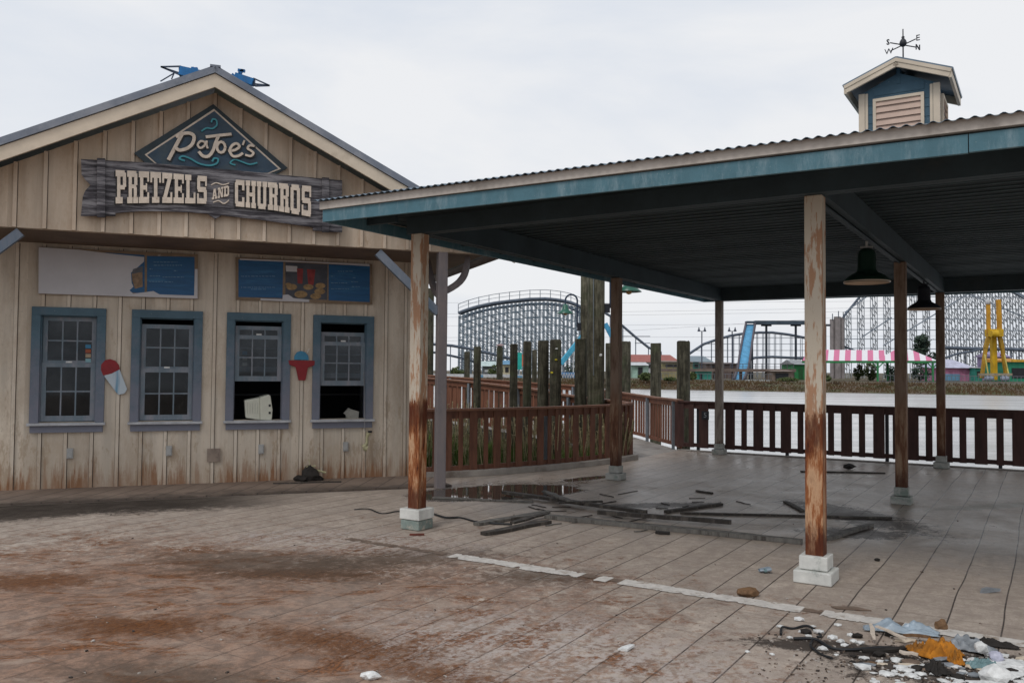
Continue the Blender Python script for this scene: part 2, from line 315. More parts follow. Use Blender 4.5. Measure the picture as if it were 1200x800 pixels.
# ground with paving lines
def pave_mat():
    n=NT('stained_paving'); p=n.pos(); q=n.map(p,rot=(0,0,AZ)); x=n.xyz(q)
    # row offset so one joint falls on a shelter post line
    wob=n.mr(n.noise(p,.5,2,.5),.3,.7,-.012,.012,False)
    u=n.math('FRACT',n.math('MULTIPLY',n.math('ADD',n.math('ADD',x[0],wob),20.07),1/.305))
    u=n.math('ABSOLUTE',n.math('SUBTRACT',u,.5))
    row=n.math('FLOOR',n.math('MULTIPLY',n.math('ADD',x[0],20.07),1/.305))
    v=n.math('FRACT',n.math('ADD',n.math('MULTIPLY',n.math('ADD',x[1],20),1/.61),0))
    v=n.math('ABSOLUTE',n.math('SUBTRACT',v,.5))
    lineu=n.mr(u,.476,.494); linev=n.mr(v,.488,.496)
    big=n.noise(p,.55,7,.68); mid=n.noise(p,2.3,8,.75,.6); fine=n.noise(p,22,6,.75); st=n.noise(n.map(q,scale=(9,1.6,1)),1,6,.7)
    wn=n.t.nodes.new('ShaderNodeTexWhiteNoise'); wn.noise_dimensions='2D'
    cb=n.t.nodes.new('ShaderNodeCombineXYZ'); n.put(cb.inputs[0],row); n.put(cb.inputs[1],n.math('FLOOR',n.math('MULTIPLY',n.math('ADD',x[1],20),1/.61)))
    n.put(wn.inputs['Vector'],cb.outputs[0])
    g2=n.noise(p,9,8,.8,.4); g3=n.noise(n.map(q,scale=(1,.45,1)),60,4,.7)
    c=n.mix(n.mr(mid,.3,.7),(.30,.232,.182),(.54,.45,.37))
    c=n.mix(n.mr(g2,.38,.62,.0,.75),c,(.19,.135,.105)); c=n.mix(n.mr(g3,.52,.66,0,.35),c,(.14,.105,.085))
    c=n.mix(1,c,n.mr(wn.outputs['Value'],0,1,.88,1.10,False),'MULTIPLY')
    c=n.mix(n.mr(st,.45,.7,0,.5),c,(.17,.115,.085))
    jig=n.mr(mid,.25,.75,-.38,.38,False); jf=n.mr(n.noise(p,11,8,.85,.5),.25,.75,-.75,.75,False); J=n.math('ADD',jig,jf)
    def blob(cx,cy,rx,ry,rot,a=.7,b=1.1,g=1.): return n.mr(n.math('ADD',n.dist(p,(cx,cy),(rx,ry),rot),n.math('MULTIPLY',J,g)),a,b,1,0)
    c=n.mix(n.math('MULTIPLY',n.mr(x[1],-.6,1.2),.38),c,(.52,.455,.395))
    # reddish brown dirt over the foreground, left
    red=n.math('MULTIPLY',blob(-2.6,5.0,3.7,3.2,0,.7,1.2),n.mr(big,.35,.6,.55,1))
    c=n.mix(n.math('MULTIPLY',red,.72),c,n.mix(n.mr(g2,.36,.62),(.30,.150,.085),(.12,.060,.036)))
    rz_=n.mr(n.noise(n.map(p,scale=(.7,1.7,1),loc=(3.3,1.2,0)),1.5,9,.78,.7),.50,.60)
    c=n.mix(n.math('MULTIPLY',n.math('MULTIPLY',rz_,n.mr(red,.1,.9)),.9),c,n.mix(n.mr(g3,.4,.6),(.25,.095,.032),(.09,.038,.018)))
    rb_=n.mr(n.noise(n.map(p,scale=(.8,1.5,1),loc=(7,9,0)),2.2,9,.8,.5),.54,.62)
    c=n.mix(n.math('MULTIPLY',n.math('MULTIPLY',rb_,n.mr(red,.1,.9)),.7),c,(.36,.27,.21))
    for b in ((-2.35,5.25,.65,.22,.1),(-.95,4.95,.75,.24,.35),(-1.7,6.6,.8,.2,0),(-.25,4.4,.6,.16,.5),(-3.6,6.3,.6,.25,0)):
        c=n.mix(n.math('MULTIPLY',blob(*b,.4,1.3),.85),c,n.mix(n.mr(g3,.4,.6),(.17,.066,.022),(.09,.036,.015)))
    # grey brown grime
    for b in ((-1.9,6.9,1.2,.5,.2),(-.9,7.2,1.0,.35,-.3),(.2,6.6,.5,.3,0),(-1.6,4.3,.9,.3,.3)):
        c=n.mix(n.math('MULTIPLY',blob(*b,.3,1.3),.65),c,(.085,.064,.048))
    # whitish scuffs
    wh=n.math('MULTIPLY',n.math('MAXIMUM',blob(.25,4.9,1.5,.8,.5,.3,1.2),blob(-1.6,7.9,1.6,.6,.15,.3,1.2)),n.mr(n.math('ADD',n.math('MULTIPLY',fine,.6),n.math('MULTIPLY',st,.5)),.50,.62))
    c=n.mix(n.math('MULTIPLY',wh,.75),c,(.52,.46,.42))
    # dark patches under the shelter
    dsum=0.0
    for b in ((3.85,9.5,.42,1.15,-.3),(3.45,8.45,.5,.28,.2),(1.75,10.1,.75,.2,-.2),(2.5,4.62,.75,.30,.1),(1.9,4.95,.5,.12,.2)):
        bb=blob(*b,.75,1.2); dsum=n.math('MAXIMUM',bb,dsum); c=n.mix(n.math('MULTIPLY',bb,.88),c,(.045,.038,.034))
    c=n.mix(n.math('MULTIPLY',blob(6.3,10.4,1.7,.20,-.35,.4,1.1),.7),c,(.085,.075,.030))
    # dark wet band in front of the sidewalk
    z=n.xyz(n.map(p,rot=(0,0,WA-PI/2),loc=(0,0,0)))
    t=n.math('SUBTRACT',n.xyz(n.map(n.map(p,loc=(0,-13.03,0)),rot=(0,0,WA-PI/2)))[1],0)
    off=n.math('MULTIPLY',t,-1)          # metres in front of the wall
    bandw=n.mr(z[0],-9,-1,3.9,2.2,False)
    o2=n.math('ADD',off,n.math('MULTIPLY',J,.45))
    band=n.math('MULTIPLY',n.mr(off,1.12,1.2),n.mr(o2,n.math('SUBTRACT',bandw,.35),n.math('ADD',bandw,.05),1,0))
    band=n.math('MULTIPLY',band,n.mr(z[0],-.3,1.6,1,0))
    c=n.mix(n.math('MULTIPLY',band,n.mr(mid,.3,.6,.82,.97)),c,(.045,.037,.032))
    dsum=n.math('MAXIMUM',dsum,band)
    # speckle of grit
    c=n.mix(n.mr(n.noise(p,70,3,.6),.62,.68,0,.45),c,(.07,.05,.038)); c=n.mix(n.mr(n.noise(n.map(p,loc=(9,4,0)),48,3,.7),.66,.71,0,.55),c,(.42,.37,.33))
    under=n.mr(n.xyz(q)[1],n.xyz(q)[1] if False else 5.9,6.4)
    c=n.mix(n.math('MULTIPLY',n.math('MULTIPLY',lineu,n.mr(red,0,1,1,.35)),n.mr(mid,.3,.6,.7,.95)),c,(.035,.027,.023)); c=n.mix(n.math('MULTIPLY',linev,n.mr(mid,.3,.7,.0,.55)),c,(.06,.048,.04))
    # puddle by the railing
    pd=n.math('MAXIMUM',blob(-.15,11.05,1.3,.68,-.45,.92,.98,.22),blob(1.1,12.5,.7,.2,-.7,.7,.9,.6))
    wetz=n.math('MAXIMUM',blob(.0,11.5,1.6,.7,-.5,.5,1.1,.5),band)
    c=n.mix(n.math('MULTIPLY',wetz,.45),c,(.05,.042,.036))
    c=n.mix(n.math('MULTIPLY',pd,.9),c,(.03,.027,.024))
    shel=n.mr(x[1],7.0,9.0)
    r=n.mr(mid,.3,.7,.50,.72); 
    rr=n.math('SUBTRACT',r,n.math('MULTIPLY',shel,n.mr(big,.3,.6,.10,.26)))
    rr=n.math('SUBTRACT',rr,n.math('MULTIPLY',wetz,.12)); mixr=n.t.nodes.new('ShaderNodeMix'); n.put(mixr.inputs[0],pd); n.put(mixr.inputs[2],rr); mixr.inputs[3].default_value=.03
    h=n.math('SUBTRACT',n.math('ADD',n.math('MULTIPLY',fine,.5),n.math('MULTIPLY',mid,.8)),n.math('MULTIPLY',lineu,1.2))
    h=n.math('MULTIPLY',h,n.math('SUBTRACT',1,pd))
    n.bump(h,.5,.012)
    n.put(n.b.inputs['Specular IOR Level'],1.0)
    m_=n.out(c,mixr.outputs[0],0,.2)
    sp_=n.math('ADD',.10,n.math('MULTIPLY',shel,.34)); sp_=n.math('MULTIPLY',sp_,n.math('SUBTRACT',1,n.math('MULTIPLY',dsum,.9))); sp_=n.math('ADD',sp_,n.math('MULTIPLY',pd,.7)); n.put(n.b.inputs['Specular IOR Level'],sp_)
    return m_
M['pave']=pave_mat()
def walk_mat():
    n=NT('sidewalk_tiles'); p=n.pos(); x=n.xyz(n.map(n.map(p,loc=(0,-13.03,0)),rot=(0,0,WA-PI/2)))
    skew=n.math('ADD',x[0],n.math('MULTIPLY',x[1],-.45))
    u=n.math('ABSOLUTE',n.math('SUBTRACT',n.math('FRACT',n.math('MULTIPLY',n.math('ADD',skew,30.0),1/.30)),.5))
    mid=n.noise(p,3,7,.72); c=n.mix(n.mr(mid,.3,.7),(.225,.17,.135),(.17,.125,.098))
    o=n.math('MULTIPLY',x[1],-1)
    c=n.mix(n.mr(n.math('ADD',o,n.mr(mid,.3,.7,-.3,.3,False)),.65,1.2,0,.85),c,(.075,.058,.047))
    c=n.mix(n.math('MULTIPLY',n.mr(u,.455,.485),.85),c,(.045,.034,.028)); n.bump(n.noise(p,25,5,.7),.4,.006)
    return n.out(c,.65,0,.4)
M['walk']=walk_mat()
def flat(name,c,rough=.7,var=.32): return simple(name,c,rough,var,1.3,stretch=(1,1,.6),bump=0,c2=tuple(k*.62+.02 for k in c),cmix=(.52,.72))
# ------------------------------------------------------------ world, sun, camera
w=bpy.data.worlds.new('World'); scene.world=w; w.use_nodes=True; wt_=w.node_tree; bg=wt_.nodes['Background']
sky=wt_.nodes.new('ShaderNodeTexSky'); sky.sky_type='NISHITA'; sky.sun_disc=False
SUN_EL=math.radians(52); SUN_AZ=math.radians(215)     # compass bearing of the sun, clockwise from +Y
sky.sun_elevation=SUN_EL; sky.sun_rotation=SUN_AZ; sky.air_density=1; sky.dust_density=4
tc=wt_.nodes.new('ShaderNodeTexCoord'); mp=wt_.nodes.new('ShaderNodeMapping'); mp.inputs['Scale'].default_value=(1,1,3.2)
nz=wt_.nodes.new('ShaderNodeTexNoise'); nz.inputs['Scale'].default_value=1.5; nz.inputs['Detail'].default_value=6; nz.inputs['Roughness'].default_value=.55; nz.inputs['Distortion'].default_value=.4
rp=wt_.nodes.new('ShaderNodeValToRGB'); rp.color_ramp.elements[0].position=.32; rp.color_ramp.elements[0].color=(6.5,7.2,8.3,1); rp.color_ramp.elements[1].position=.66; rp.color_ramp.elements[1].color=(8.9,9.0,9.2,1)
mx=wt_.nodes.new('ShaderNodeMix'); mx.data_type='RGBA'; mx.inputs[0].default_value=.94
L=wt_.links.new
sx=wt_.nodes.new('ShaderNodeSeparateXYZ'); L(tc.outputs['Generated'],sx.inputs[0])
g1=wt_.nodes.new('ShaderNodeMath'); g1.operation='MULTIPLY_ADD'; L(sx.outputs[0],g1.inputs[0]); g1.inputs[1].default_value=.07; g1.inputs[2].default_value=.06
g2=wt_.nodes.new('ShaderNodeMath'); g2.operation='MULTIPLY_ADD'; L(sx.outputs[2],g2.inputs[0]); g2.inputs[1].default_value=-.10; L(g1.outputs[0],g2.inputs[2])
g3=wt_.nodes.new('ShaderNodeMath'); g3.operation='ADD'; L(nz.outputs['Fac'],g3.inputs[0]); L(g2.outputs[0],g3.inputs[1])
L(tc.outputs['Generated'],mp.inputs[0]); L(mp.outputs[0],nz.inputs['Vector']); L(g3.outputs[0],rp.inputs[0]); L(sky.outputs[0],mx.inputs[6]); L(rp.outputs[0],mx.inputs[7]); L(mx.outputs[2],bg.inputs[0]); bg.inputs[1].default_value=.1
sl=bpy.data.lights.new('sun','SUN'); sl.energy=1.0; sl.angle=math.radians(16); sl.color=(1,.965,.92)
so=bpy.data.objects.new('sun',sl); col.objects.link(so)
sd=V((math.sin(SUN_AZ)*math.cos(SUN_EL),math.cos(SUN_AZ)*math.cos(SUN_EL),math.sin(SUN_EL)))
so.rotation_euler=(-sd).to_track_quat('-Z','Y').to_euler(); so.location=(0,-5,20)
cam=bpy.data.cameras.new('camera'); co=bpy.data.objects.new('camera',cam); col.objects.link(co); scene.camera=co
cam.sensor_width=36; cam.lens=36*FPX/1200; cam.clip_start=.05; cam.clip_end=6000
mt=Matrix.Identity(4)
for i in range(3): mt[i][0]=RT[i]; mt[i][1]=UP[i]; mt[i][2]=-FW[i]; mt[i][3]=EYE[i]
co.matrix_world=mt
vs=scene.view_settings; vs.view_transform='Standard'; vs.look='None'; vs.gamma=1; vs.exposure=0; vs.use_curve_mapping=False
# ------------------------------------------------------------ setting
def sheet(name,pts,z,mat,kind='structure',thick=0):
    m=MB(); a=[V((p[0],p[1],z)) for p in pts]
    if thick: m.prism([(p[0],p[1]) for p in pts],V((0,0,z-thick)),V((1,0,0)),V((0,1,0)),V((0,0,thick)))
    else: m.add(a,[tuple(range(len(a)))])
    o=m.build(name,mat); o['kind']=kind; return o
K=S(-.95,9.60,0)               # corner of the paved deck
FDIR=RD
E1=S(60,9.62,0)
curve=[V(p) for p in ((-1.36,12.42,0),(-1.18,12.50,0),(-.55,12.82,0),(.02,13.20,0),(.57,13.62,0),(1.15,14.12,0),(1.72,14.72,0),(2.17,15.35,0))]
outer=[V(p) for p in ((3.42,17.10,0),(3.40,17.8,0),(3.24,18.8,0),(3.02,20.0,0),(2.72,21.0,0),(2.25,21.9,0),(1.62,22.5,0),(.55,23.0,0),(-.9,23.4,0),(-2.4,23.8,0),(-4.5,24.4,0))]
inner=[V(p) for p in ((2.17,15.35,0),(1.85,16.0,0),(1.50,16.65,0),(1.08,17.25,0),(.42,18.05,0),(-.5,19.0,0),(-1.25,19.75,0),(-2.1,20.5,0),(-4.2,21.7,0))]
zin=[0,.03,.05,.09,.19,.27,.33,.38,.45]; zout=[0,.0,.0,.02,.05,.10,.19,.24,.33,.42,.5]
pave=[(E1.x,E1.y),(K.x,K.y)]+[(p.x,p.y) for p in curve[::-1]]+[(-2.6,12.1),(-2.6,14.5),(-60,-8+0),(-60,-30),(60,-30)]
pave=[(E1.x,E1.y),(3.42,17.10)]+[(p.x,p.y) for p in curve[::-1]]+[(-3.2,11.9),(-60,-9.0),(-60,-30),(60,-30)]
sheet('paved_plaza',pave,0,M['pave'],thick=.35)
sheet('lagoon_water',[(-3000,-3000),(3000,-3000),(3000,3000),(-3000,3000)],-1.2,M['water'])
sheet('ground',[(-60,-9),(-3.2,11.9)]+[(p.x,p.y) for p in curve]+[(p.x,p.y) for p in inner[1:]]+[(-6,30),(-20,80),(-34,160),(-400,300),(-400,-9)],-.12,M['earth'],thick=1.6)
# far bank
SH0=V((18.05,126.9,0)); SHD=V((46.7,-20.4,0)).normalized(); SHN=V((.4003,.9164,0))
m=MB(); rows=[]
for k,(d,z) in enumerate(((0,-1.35),(1.5,-1.1),(5,-.35),(9,.10),(16,.22),(200,.3),(2500,.3))):
    rows.append([SH0+SHD*(i*6-300)+SHN*(d+(mnoise.noise(V((i*.7,k,0)))*1.1 if 0<k<4 else 0))+Z*(z+(mnoise.noise(V((i*1.1,k*3,5)))*.25 if 0<k<4 else 0)) for i in range(0,110)])
m.grid(rows); m.build('far_bank',M['bank'])['kind']='structure'
# sidewalk along the stand
m=MB(); m.prism([(-12,0),(-1.28,0),(-1.28,1.15),(-12,1.15)],WO+Z*.004,WD,WN,Z*.022); m.build('sidewalk',M['walk'])['kind']='structure'
# concrete edge under the near railing
def offset(path,d):
    out=[]
    for i,p in enumerate(path):
        t=(path[min(i+1,len(path)-1)]-path[max(i-1,0)]).normalized(); out.append(p+V((t.y,-t.x,0))*d)
    return out
def ribbon(m,path,a,b,z0,z1,zs=None):
    pa=offset(path,a); pb=offset(path,b)
    for i in range(len(path)-1):
        q=[]
        for z in(z0,z1):
            for P in(pa,pb):
                for k in(i,i+1): q.append(P[k]+Z*(z+(zs[k] if zs else 0)))
        # 0 a_i,1 a_i+1,2 b_i,3 b_i+1 (bottom) ; 4..7 top
        m.add(q,[(0,1,3,2),(4,6,7,5),(0,4,5,1),(2,3,7,6),(0,2,6,4),(1,5,7,3)])
m=MB(); ribbon(m,curve,-.10,.16,.003,.085); m.build('concrete_kerb',M['concrete'])['kind']='structure'
m=MB(); P=[K+FDIR*(-.0+i*2) for i in range(16)]
ribbon(m,P,-.03,.09,.003,.022); m.build('deck_edge_kerb',M['concrete'])['kind']='structure'
# ramp walkway
m=MB(); n_=40
def lerp_path(path,zs,n):
    Ls=[0]
    for i in range(1,len(path)): Ls.append(Ls[-1]+(path[i]-path[i-1]).length)
    out=[]
    for k in range(n):
        d=Ls[-1]*k/(n-1); i=max(j for j in range(len(Ls)) if Ls[j]<=d+1e-9); i=min(i,len(path)-2)
        f=(d-Ls[i])/(Ls[i+1]-Ls[i]); out.append(path[i].lerp(path[i+1],f)+Z*(zs[i]*(1-f)+zs[i+1]*f))
    return out
a=lerp_path(inner,zin,n_); b=lerp_path(outer,zout,n_)
m.grid([[a[i]-Z*.02,b[i]-Z*.02] for i in range(n_)]); m.build('ramp_walkway',M['concrete'])['kind']='structure'
m=MB(); m.grid([[a[i]-Z*.02,a[i]-Z*.75] for i in range(n_)]); m.grid([[b[i]-Z*.02,b[i]-Z*.45] for i in range(n_)])
m.build('ramp_edge',M['plankdark'])['kind']='structure'
# painted line
def stripe(name,mat,segs,w=.20,d0=-.84,zz=.005):
    m=MB()
    for a0,a1 in segs:
        n=max(3,int((a1-a0)/.014)); top=[];bot=[]
        for i in range(n+1):
            r=a0+(a1-a0)*i/n; e=.02*mnoise.noise(V((r,i,3)))
            n1=mnoise.noise(V((r*2,0,1)))*.012+mnoise.noise(V((r*55,2,1)))*.016+max(0,mnoise.noise(V((r*16,4,1)))-.15)*-.10; n2=mnoise.noise(V((r*3,5,1)))*.02+mnoise.noise(V((r*57,7,1)))*.022+max(0,mnoise.noise(V((r*13,9,1)))-.12)*.13
            top.append(S(r,d0+w*.5+n1,zz)); bot.append(S(r+e,d0-w*.5+n2,zz))
        m.grid([top,bot],False)
    return m.build(name,mat)
def rdof(px,py): P=gp(px,py); return (P-PA).dot(RD)
def stripx(a,b): # stripe px ranges to shelter coordinates
    return (rdof(*a),rdof(*b))
o=stripe('painted_line',M['line'],[stripx((525,652),(683,674)),stripx((701,677),(716,679)),stripx((727,682),(943,712)),stripx((966,716),(1048,727)),stripx((1061,729),(1250,755))],.16,-.80); o['kind']='structure'
o=stripe('worn_edge_strip',M['linebrown'],[(-.2,.95),stripx((683,675),(697,677)),stripx((714,679),(726,682)),stripx((944,712),(965,716)),stripx((1050,727),(1062,729))],.09,-.78,.004); o['kind']='structure'
# ------------------------------------------------------------ snack stand
st=thing('snack_stand',W(-4.42,0,0),'cream board and batten snack stand with blue framed windows and front gable','snack stand')
holes=[]
WIN=[(-6.554,-5.693),(-5.385,-4.501),(-4.191,-3.334),(-3.026,-2.157)]
CW=.105
for a,b in WIN: holes.append((a+CW-.01,b-CW+.01,.875,2.26))
m=MB(); xs=[-7.35]; 
def wbox(m,t0,t1,o0,o1,z0,z1): m.obox(W((t0+t1)/2,(o0+o1)/2,(z0+z1)/2),WD*((t1-t0)/2),WN*((o1-o0)/2),Z*((z1-z0)/2))
cur=-7.35
for a,b,z0,z1 in holes:
    wbox(m,cur,a,-.12,0,-.1,3.18); wbox(m,a,b,-.12,0,-.1,z0); wbox(m,a,b,-.12,0,z1,3.18); cur=b
wbox(m,cur,-1.5,-.12,0,-.1,3.18)
wbox(m,-7.35,-7.23,-2.4,-.12,-.1,3.18); wbox(m,-1.62,-1.5,-2.4,-.12,-.1,3.18); wbox(m,-7.23,-1.62,-2.4,-2.28,-.1,3.18)
m.build('wall',M['wall'],st)
m=MB()
bt=[-6.434-.303*k for k in range(1,4)]+[-6.434,-6.138,-5.835,-5.532,-5.249,-4.945,-4.647,-4.348,-4.049,-3.756,-3.47,-3.173,-2.882,-2.581,-2.28,-1.975,-1.683]
for t in bt:
    blk=[w_ for w_ in WIN if w_[0]-.02<t<w_[1]+.02]
    if blk: wbox(m,t-.02,t+.02,.0,.019,.005,.74); wbox(m,t-.02,t+.02,.0,.019,2.362,3.17)
    else: wbox(m,t-.02,t+.02,.0,.019,.005,3.17)
m.build('batten',M['batten'],st)
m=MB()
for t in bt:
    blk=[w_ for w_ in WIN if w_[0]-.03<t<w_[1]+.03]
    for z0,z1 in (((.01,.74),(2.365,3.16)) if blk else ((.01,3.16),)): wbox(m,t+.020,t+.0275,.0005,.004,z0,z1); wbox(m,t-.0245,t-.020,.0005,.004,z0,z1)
m.build('batten_shadow_seams',M['shadow_seam'],st)  # thin dark strips: crack gap plus painted shadow line at each batten edge
for t,o in((-1.5,0),):  # side wall battens
    m=MB()
    for k in range(7): m.obox(W(-1.49,-.1-.32*k,1.58),WD*.012,WN*.02,Z*1.57)
    m.build('side_batten',M['batten'],st)
# gable wall hung over the porch
GO=1.3; APT=-4.42; APZ=5.178; SL=.497
def roofz(t): return APZ-SL*abs(t-APT)
m=MB(); zb=3.175
m.prism([(-8.05,zb),(-.80,zb),(-.80,roofz(-.8)-.24+.04),(APT,APZ-.2),(-8.05,roofz(-8.05)-.24+.04)],WO+WN*(GO-.10),WD,Z,WN*.10)
m.build('gable_wall',M['gable'],st)
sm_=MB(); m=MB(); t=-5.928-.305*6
for k in range(24):
    zt=roofz(t)-.2
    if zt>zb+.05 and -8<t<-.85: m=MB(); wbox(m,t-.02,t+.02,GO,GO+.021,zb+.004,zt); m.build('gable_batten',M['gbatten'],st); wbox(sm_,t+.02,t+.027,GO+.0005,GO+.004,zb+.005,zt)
    t+=.3043
sm_.build('gable_shadow_seams',M['shadow_seam'],st)  # same painted shadow line along the gable battens
m=MB(); wbox(m,-8.0,-.86,-2.45,GO-.104,3.182,3.21); m.build('soffit',M['soffit_brown'],st)
# roof
for nm,e in(('roof',-.62),('roof',-8.22)):
    m=MB(); u=V((0,0,0)); A=W(APT,0,APZ); B=W(e,0,roofz(e)); 
    dn=(B-A).normalized(); nr=dn.cross(WN).normalized(); nr=nr if nr.z>0 else -nr
    m.obox((A+B)/2-nr*.035+WN*((1.72-2.6)/2),(B-A)/2,WN*((1.72+2.6)/2),nr*.035)
    for k in range(11): 
        c=(A+B)/2+nr*.012+WN*(1.72-.06-k*.41); m.obox(c,(B-A)/2,WN*.012,nr*.012)
    m.build(nm,M['roofmetal'],st)
m=MB(); m.obox(W(APT,-.44,APZ+.005),WD*.06,WN*2.15,Z*.012); m.build('ridge_cap',M['roofmetal'],st)
for sg in(1,-1):
    m=MB(); e=APT+sg*3.8
    z0=lambda t:APZ-SL*abs(t-APT)
    ed=APT+sg*3.83
    m.prism([(APT,APZ-.085),(ed,z0(ed)-.085),(ed,z0(ed)-.245),(APT,APZ-.245)],WO+WN*1.66,WD,Z,WN*.035); m.build('rake_trim',M['trim'],st)
    m=MB(); m.prism([(APT,APZ-.09),(ed,z0(ed)-.09),(ed,z0(ed)-.11),(APT,APZ-.11)],WO+WN*1.30,WD,Z,WN*.36); m.build('rake_soffit',M['trim'],st)
for e in(-.66,-8.18):
    m=MB(); m.obox(W(e,-.44,3.20),WD*.016,WN*2.14,Z*.06); m.build('eave_trim',M['soffit_brown'],st)
for sg in(1,-1):
    t=-4.42+sg*2.945
    m=MB(); m.obox(W(t,1.24,1.59),WD*.065,WN*.065,Z*1.588); m.build('porch_post',M['bluepost'],st,bevel=.006)
    m=MB(); m.bar(W(t-sg*.05,1.24,2.36),W(t-sg*.88,1.24,3.13),.105,.075,WN); m.build('brace',M['brace'],st)
    m=MB(); pts=[W(t+sg*.0,1.2-.0,2.62)]; 
    P0=W(t,1.17,2.60); P1=W(t+sg*.02,.35,3.16)
    for k in range(9):
        f=k/8; pts.append(P0.lerp(P1,f)-Z*.12*math.sin(PI*f)-WN*.0)
    for i in range(1,9): m.bar(pts[i],pts[i+1],.07,.09)
    m.build('curved_brace',M['bluepost'],st)
    m=MB(); P0=W(t+sg*.06,1.24,2.66); P1=W(t+sg*.42,1.05,3.15); pts=[P0.lerp(P1,k/8)+WD*sg*.08*math.sin(PI*k/8)-Z*.05*math.sin(PI*k/8) for k in range(9)]
    for i in range(8): m.bar(pts[i],pts[i+1],.06,.08)
    m.build('curved_brace',M['bluepost'],st)
# porch post of the back corner, braces seen beyond
m=MB(); m.obox(W(-1.2,-2.3,1.55),WD*.06,WN*.06,Z*1.6); m.build('porch_post',M['bluepost'],st)
# windows
def sash(win,t0,t1,z0,z1,o,rows=2,cols=3):
    m=MB(); f=.055; d=.018
    wbox(m,t0,t0+f,o-d,o+d,z0,z1); wbox(m,t1-f,t1,o-d,o+d,z0,z1); wbox(m,t0+f,t1-f,o-d,o+d,z0,z0+f*1.3); wbox(m,t0+f,t1-f,o-d,o+d,z1-f,z1)
    a,b,c,e=t0+f,t1-f,z0+f*1.3,z1-f
    for i in range(1,cols): t=a+(b-a)*i/cols; wbox(m,t-.009,t+.009,o-.010,o+.012,c,e)
    for i in range(1,rows): z=c+(e-c)*i/rows; wbox(m,a,b,o-.009,o+.011,z-.009,z+.009)
    m.build('sash',M['sash'],win)
    m=MB(); P_=[W(a-.003,o,c-.003),W(b+.003,o,c-.003),W(b+.003,o,e+.003),W(a-.003,o,e+.003)]; m.add(P_,[(0,1,2,3)]); m.build('pane',M['glass'],win)
specs=[((1.60,2.24),(.885,1.64)),((1.53,2.17),(.885,1.58)),((1.54,2.18),(1.41,2.05)),((1.46,2.12),(1.35,1.98))]
wl=['double hung window with both sashes closed and stickers on the glass','double hung window with upper sash slipped slightly down and lower sash closed','window with lower sash raised over a monitor on the sill','window with raised lower sash, black gap at the top and a cord hanging out']
for (a,b),(up,lo),lb in zip(WIN,specs,wl):
    wn_=bpy.data.objects.new('window',None); col.objects.link(wn_); wn_.parent=st; wn_.location=W((a+b)/2,0,.85)-wloc(st); wn_['label']=lb
    bpy.context.view_layer.update()
    m=MB(); z0,z1=.87,2.356
    wbox(m,a,a+CW,0.001,.045,z0,z1-CW); wbox(m,b-CW,b,0.001,.045,z0,z1-CW); wbox(m,a,b,0.001,.045,z1-CW,z1)
    for t in(a+CW,b-CW): wbox(m,t-.012,t+.012,-.12,-.001,.88,2.25)
    wbox(m,a+CW+.013,b-CW-.013,-.12,-.001,2.238,2.262)
    m.build('casing',M['blue'],wn_,bevel=.004)
    m=MB(); wbox(m,a-.02,b+.02,-.1,.09,.835,.869); m.build('sill',M['sill'],wn_,bevel=.005)
    m=MB(); wbox(m,a+.01,b-.01,.002,.04,.745,.834); m.build('apron',M['blue'],wn_)
    sash(wn_,a+CW+.014,b-CW-.014,up[0],up[1],-.085); sash(wn_,a+CW+.014,b-CW-.014,lo[0],lo[1],-.04)
    m=MB(); zz=lo[0]+.0
    for q in (up,lo): pass
    m.obox(W((a+b)/2,-.03,lo[1]+.012),WD*.035,WN*.012,Z*.010); m.build('sash_lock',M['white'],wn_)
def stickers(win_i,px,py0,py1,cols):
    ws=[o for o in col.objects if o.name.startswith('window') and o.parent==st]
    n=len(cols)
    for i,c in enumerate(cols):
        y0=py0+(py1-py0)*i/n; t,z=wt(px,y0+(py1-py0)/n/2,-.03); m=MB(); wbox(m,t-.035,t+.035,-.078,-.076,z-.022,z+.026) if False else m.obox(W(t,-.06,z),WD*.032,WN*.0015,Z*.024)
        m.build('sticker',flat('sticker_print',c,.5),ws[win_i])
stickers(0,103,403,425,[(.04,.2,.35),(.35,.08,.03),(.4,.3,.2),(.25,.45,.5)])
stickers(2,287,410,430,[(.03,.2,.35),(.4,.38,.3),(.5,.5,.48)])
# interior
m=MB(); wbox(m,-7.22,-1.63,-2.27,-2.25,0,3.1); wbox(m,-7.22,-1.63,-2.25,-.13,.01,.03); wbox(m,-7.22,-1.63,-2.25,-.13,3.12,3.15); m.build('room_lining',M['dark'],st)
m=MB()
for z in(.80,): wbox(m,-7.2,-1.7,-.55,-.13,z,z+.03)
for z in(1.15,1.5,1.85): wbox(m,-4.3,-2.0,-2.2,-1.9,z,z+.03)
for t in(-4.3,-3.2,-2.0): wbox(m,t,t+.04,-2.2,-1.9,.1,2.1)
wbox(m,-6.6,-5.6,-1.9,-1.2,.04,1.7)
m.build('interior_shelving',M['shelf'],st)
# outlets, junction plate
for px,py in((82,531),(198,528),(306,526),(405,523)):
    t,z=wt(px,py,.02); m=MB(); wbox(m,t-.037,t+.037,.001,.035,z-.065,z+.065); wbox(m,t-.026,t+.026,.036,.046,z-.05,z+.05); m.build('outlet_cover',M['outlet'],st)
t,z=wt(250.5,533,.02); m=MB(); wbox(m,t-.085,t+.085,.020,.032,z-.09,z+.09); wbox(m,t+.02,t+.055,.033,.042,z-.02,z+.02); m.build('junction_plate',simple('tan_plate',(.27,.21,.17),.6),st)
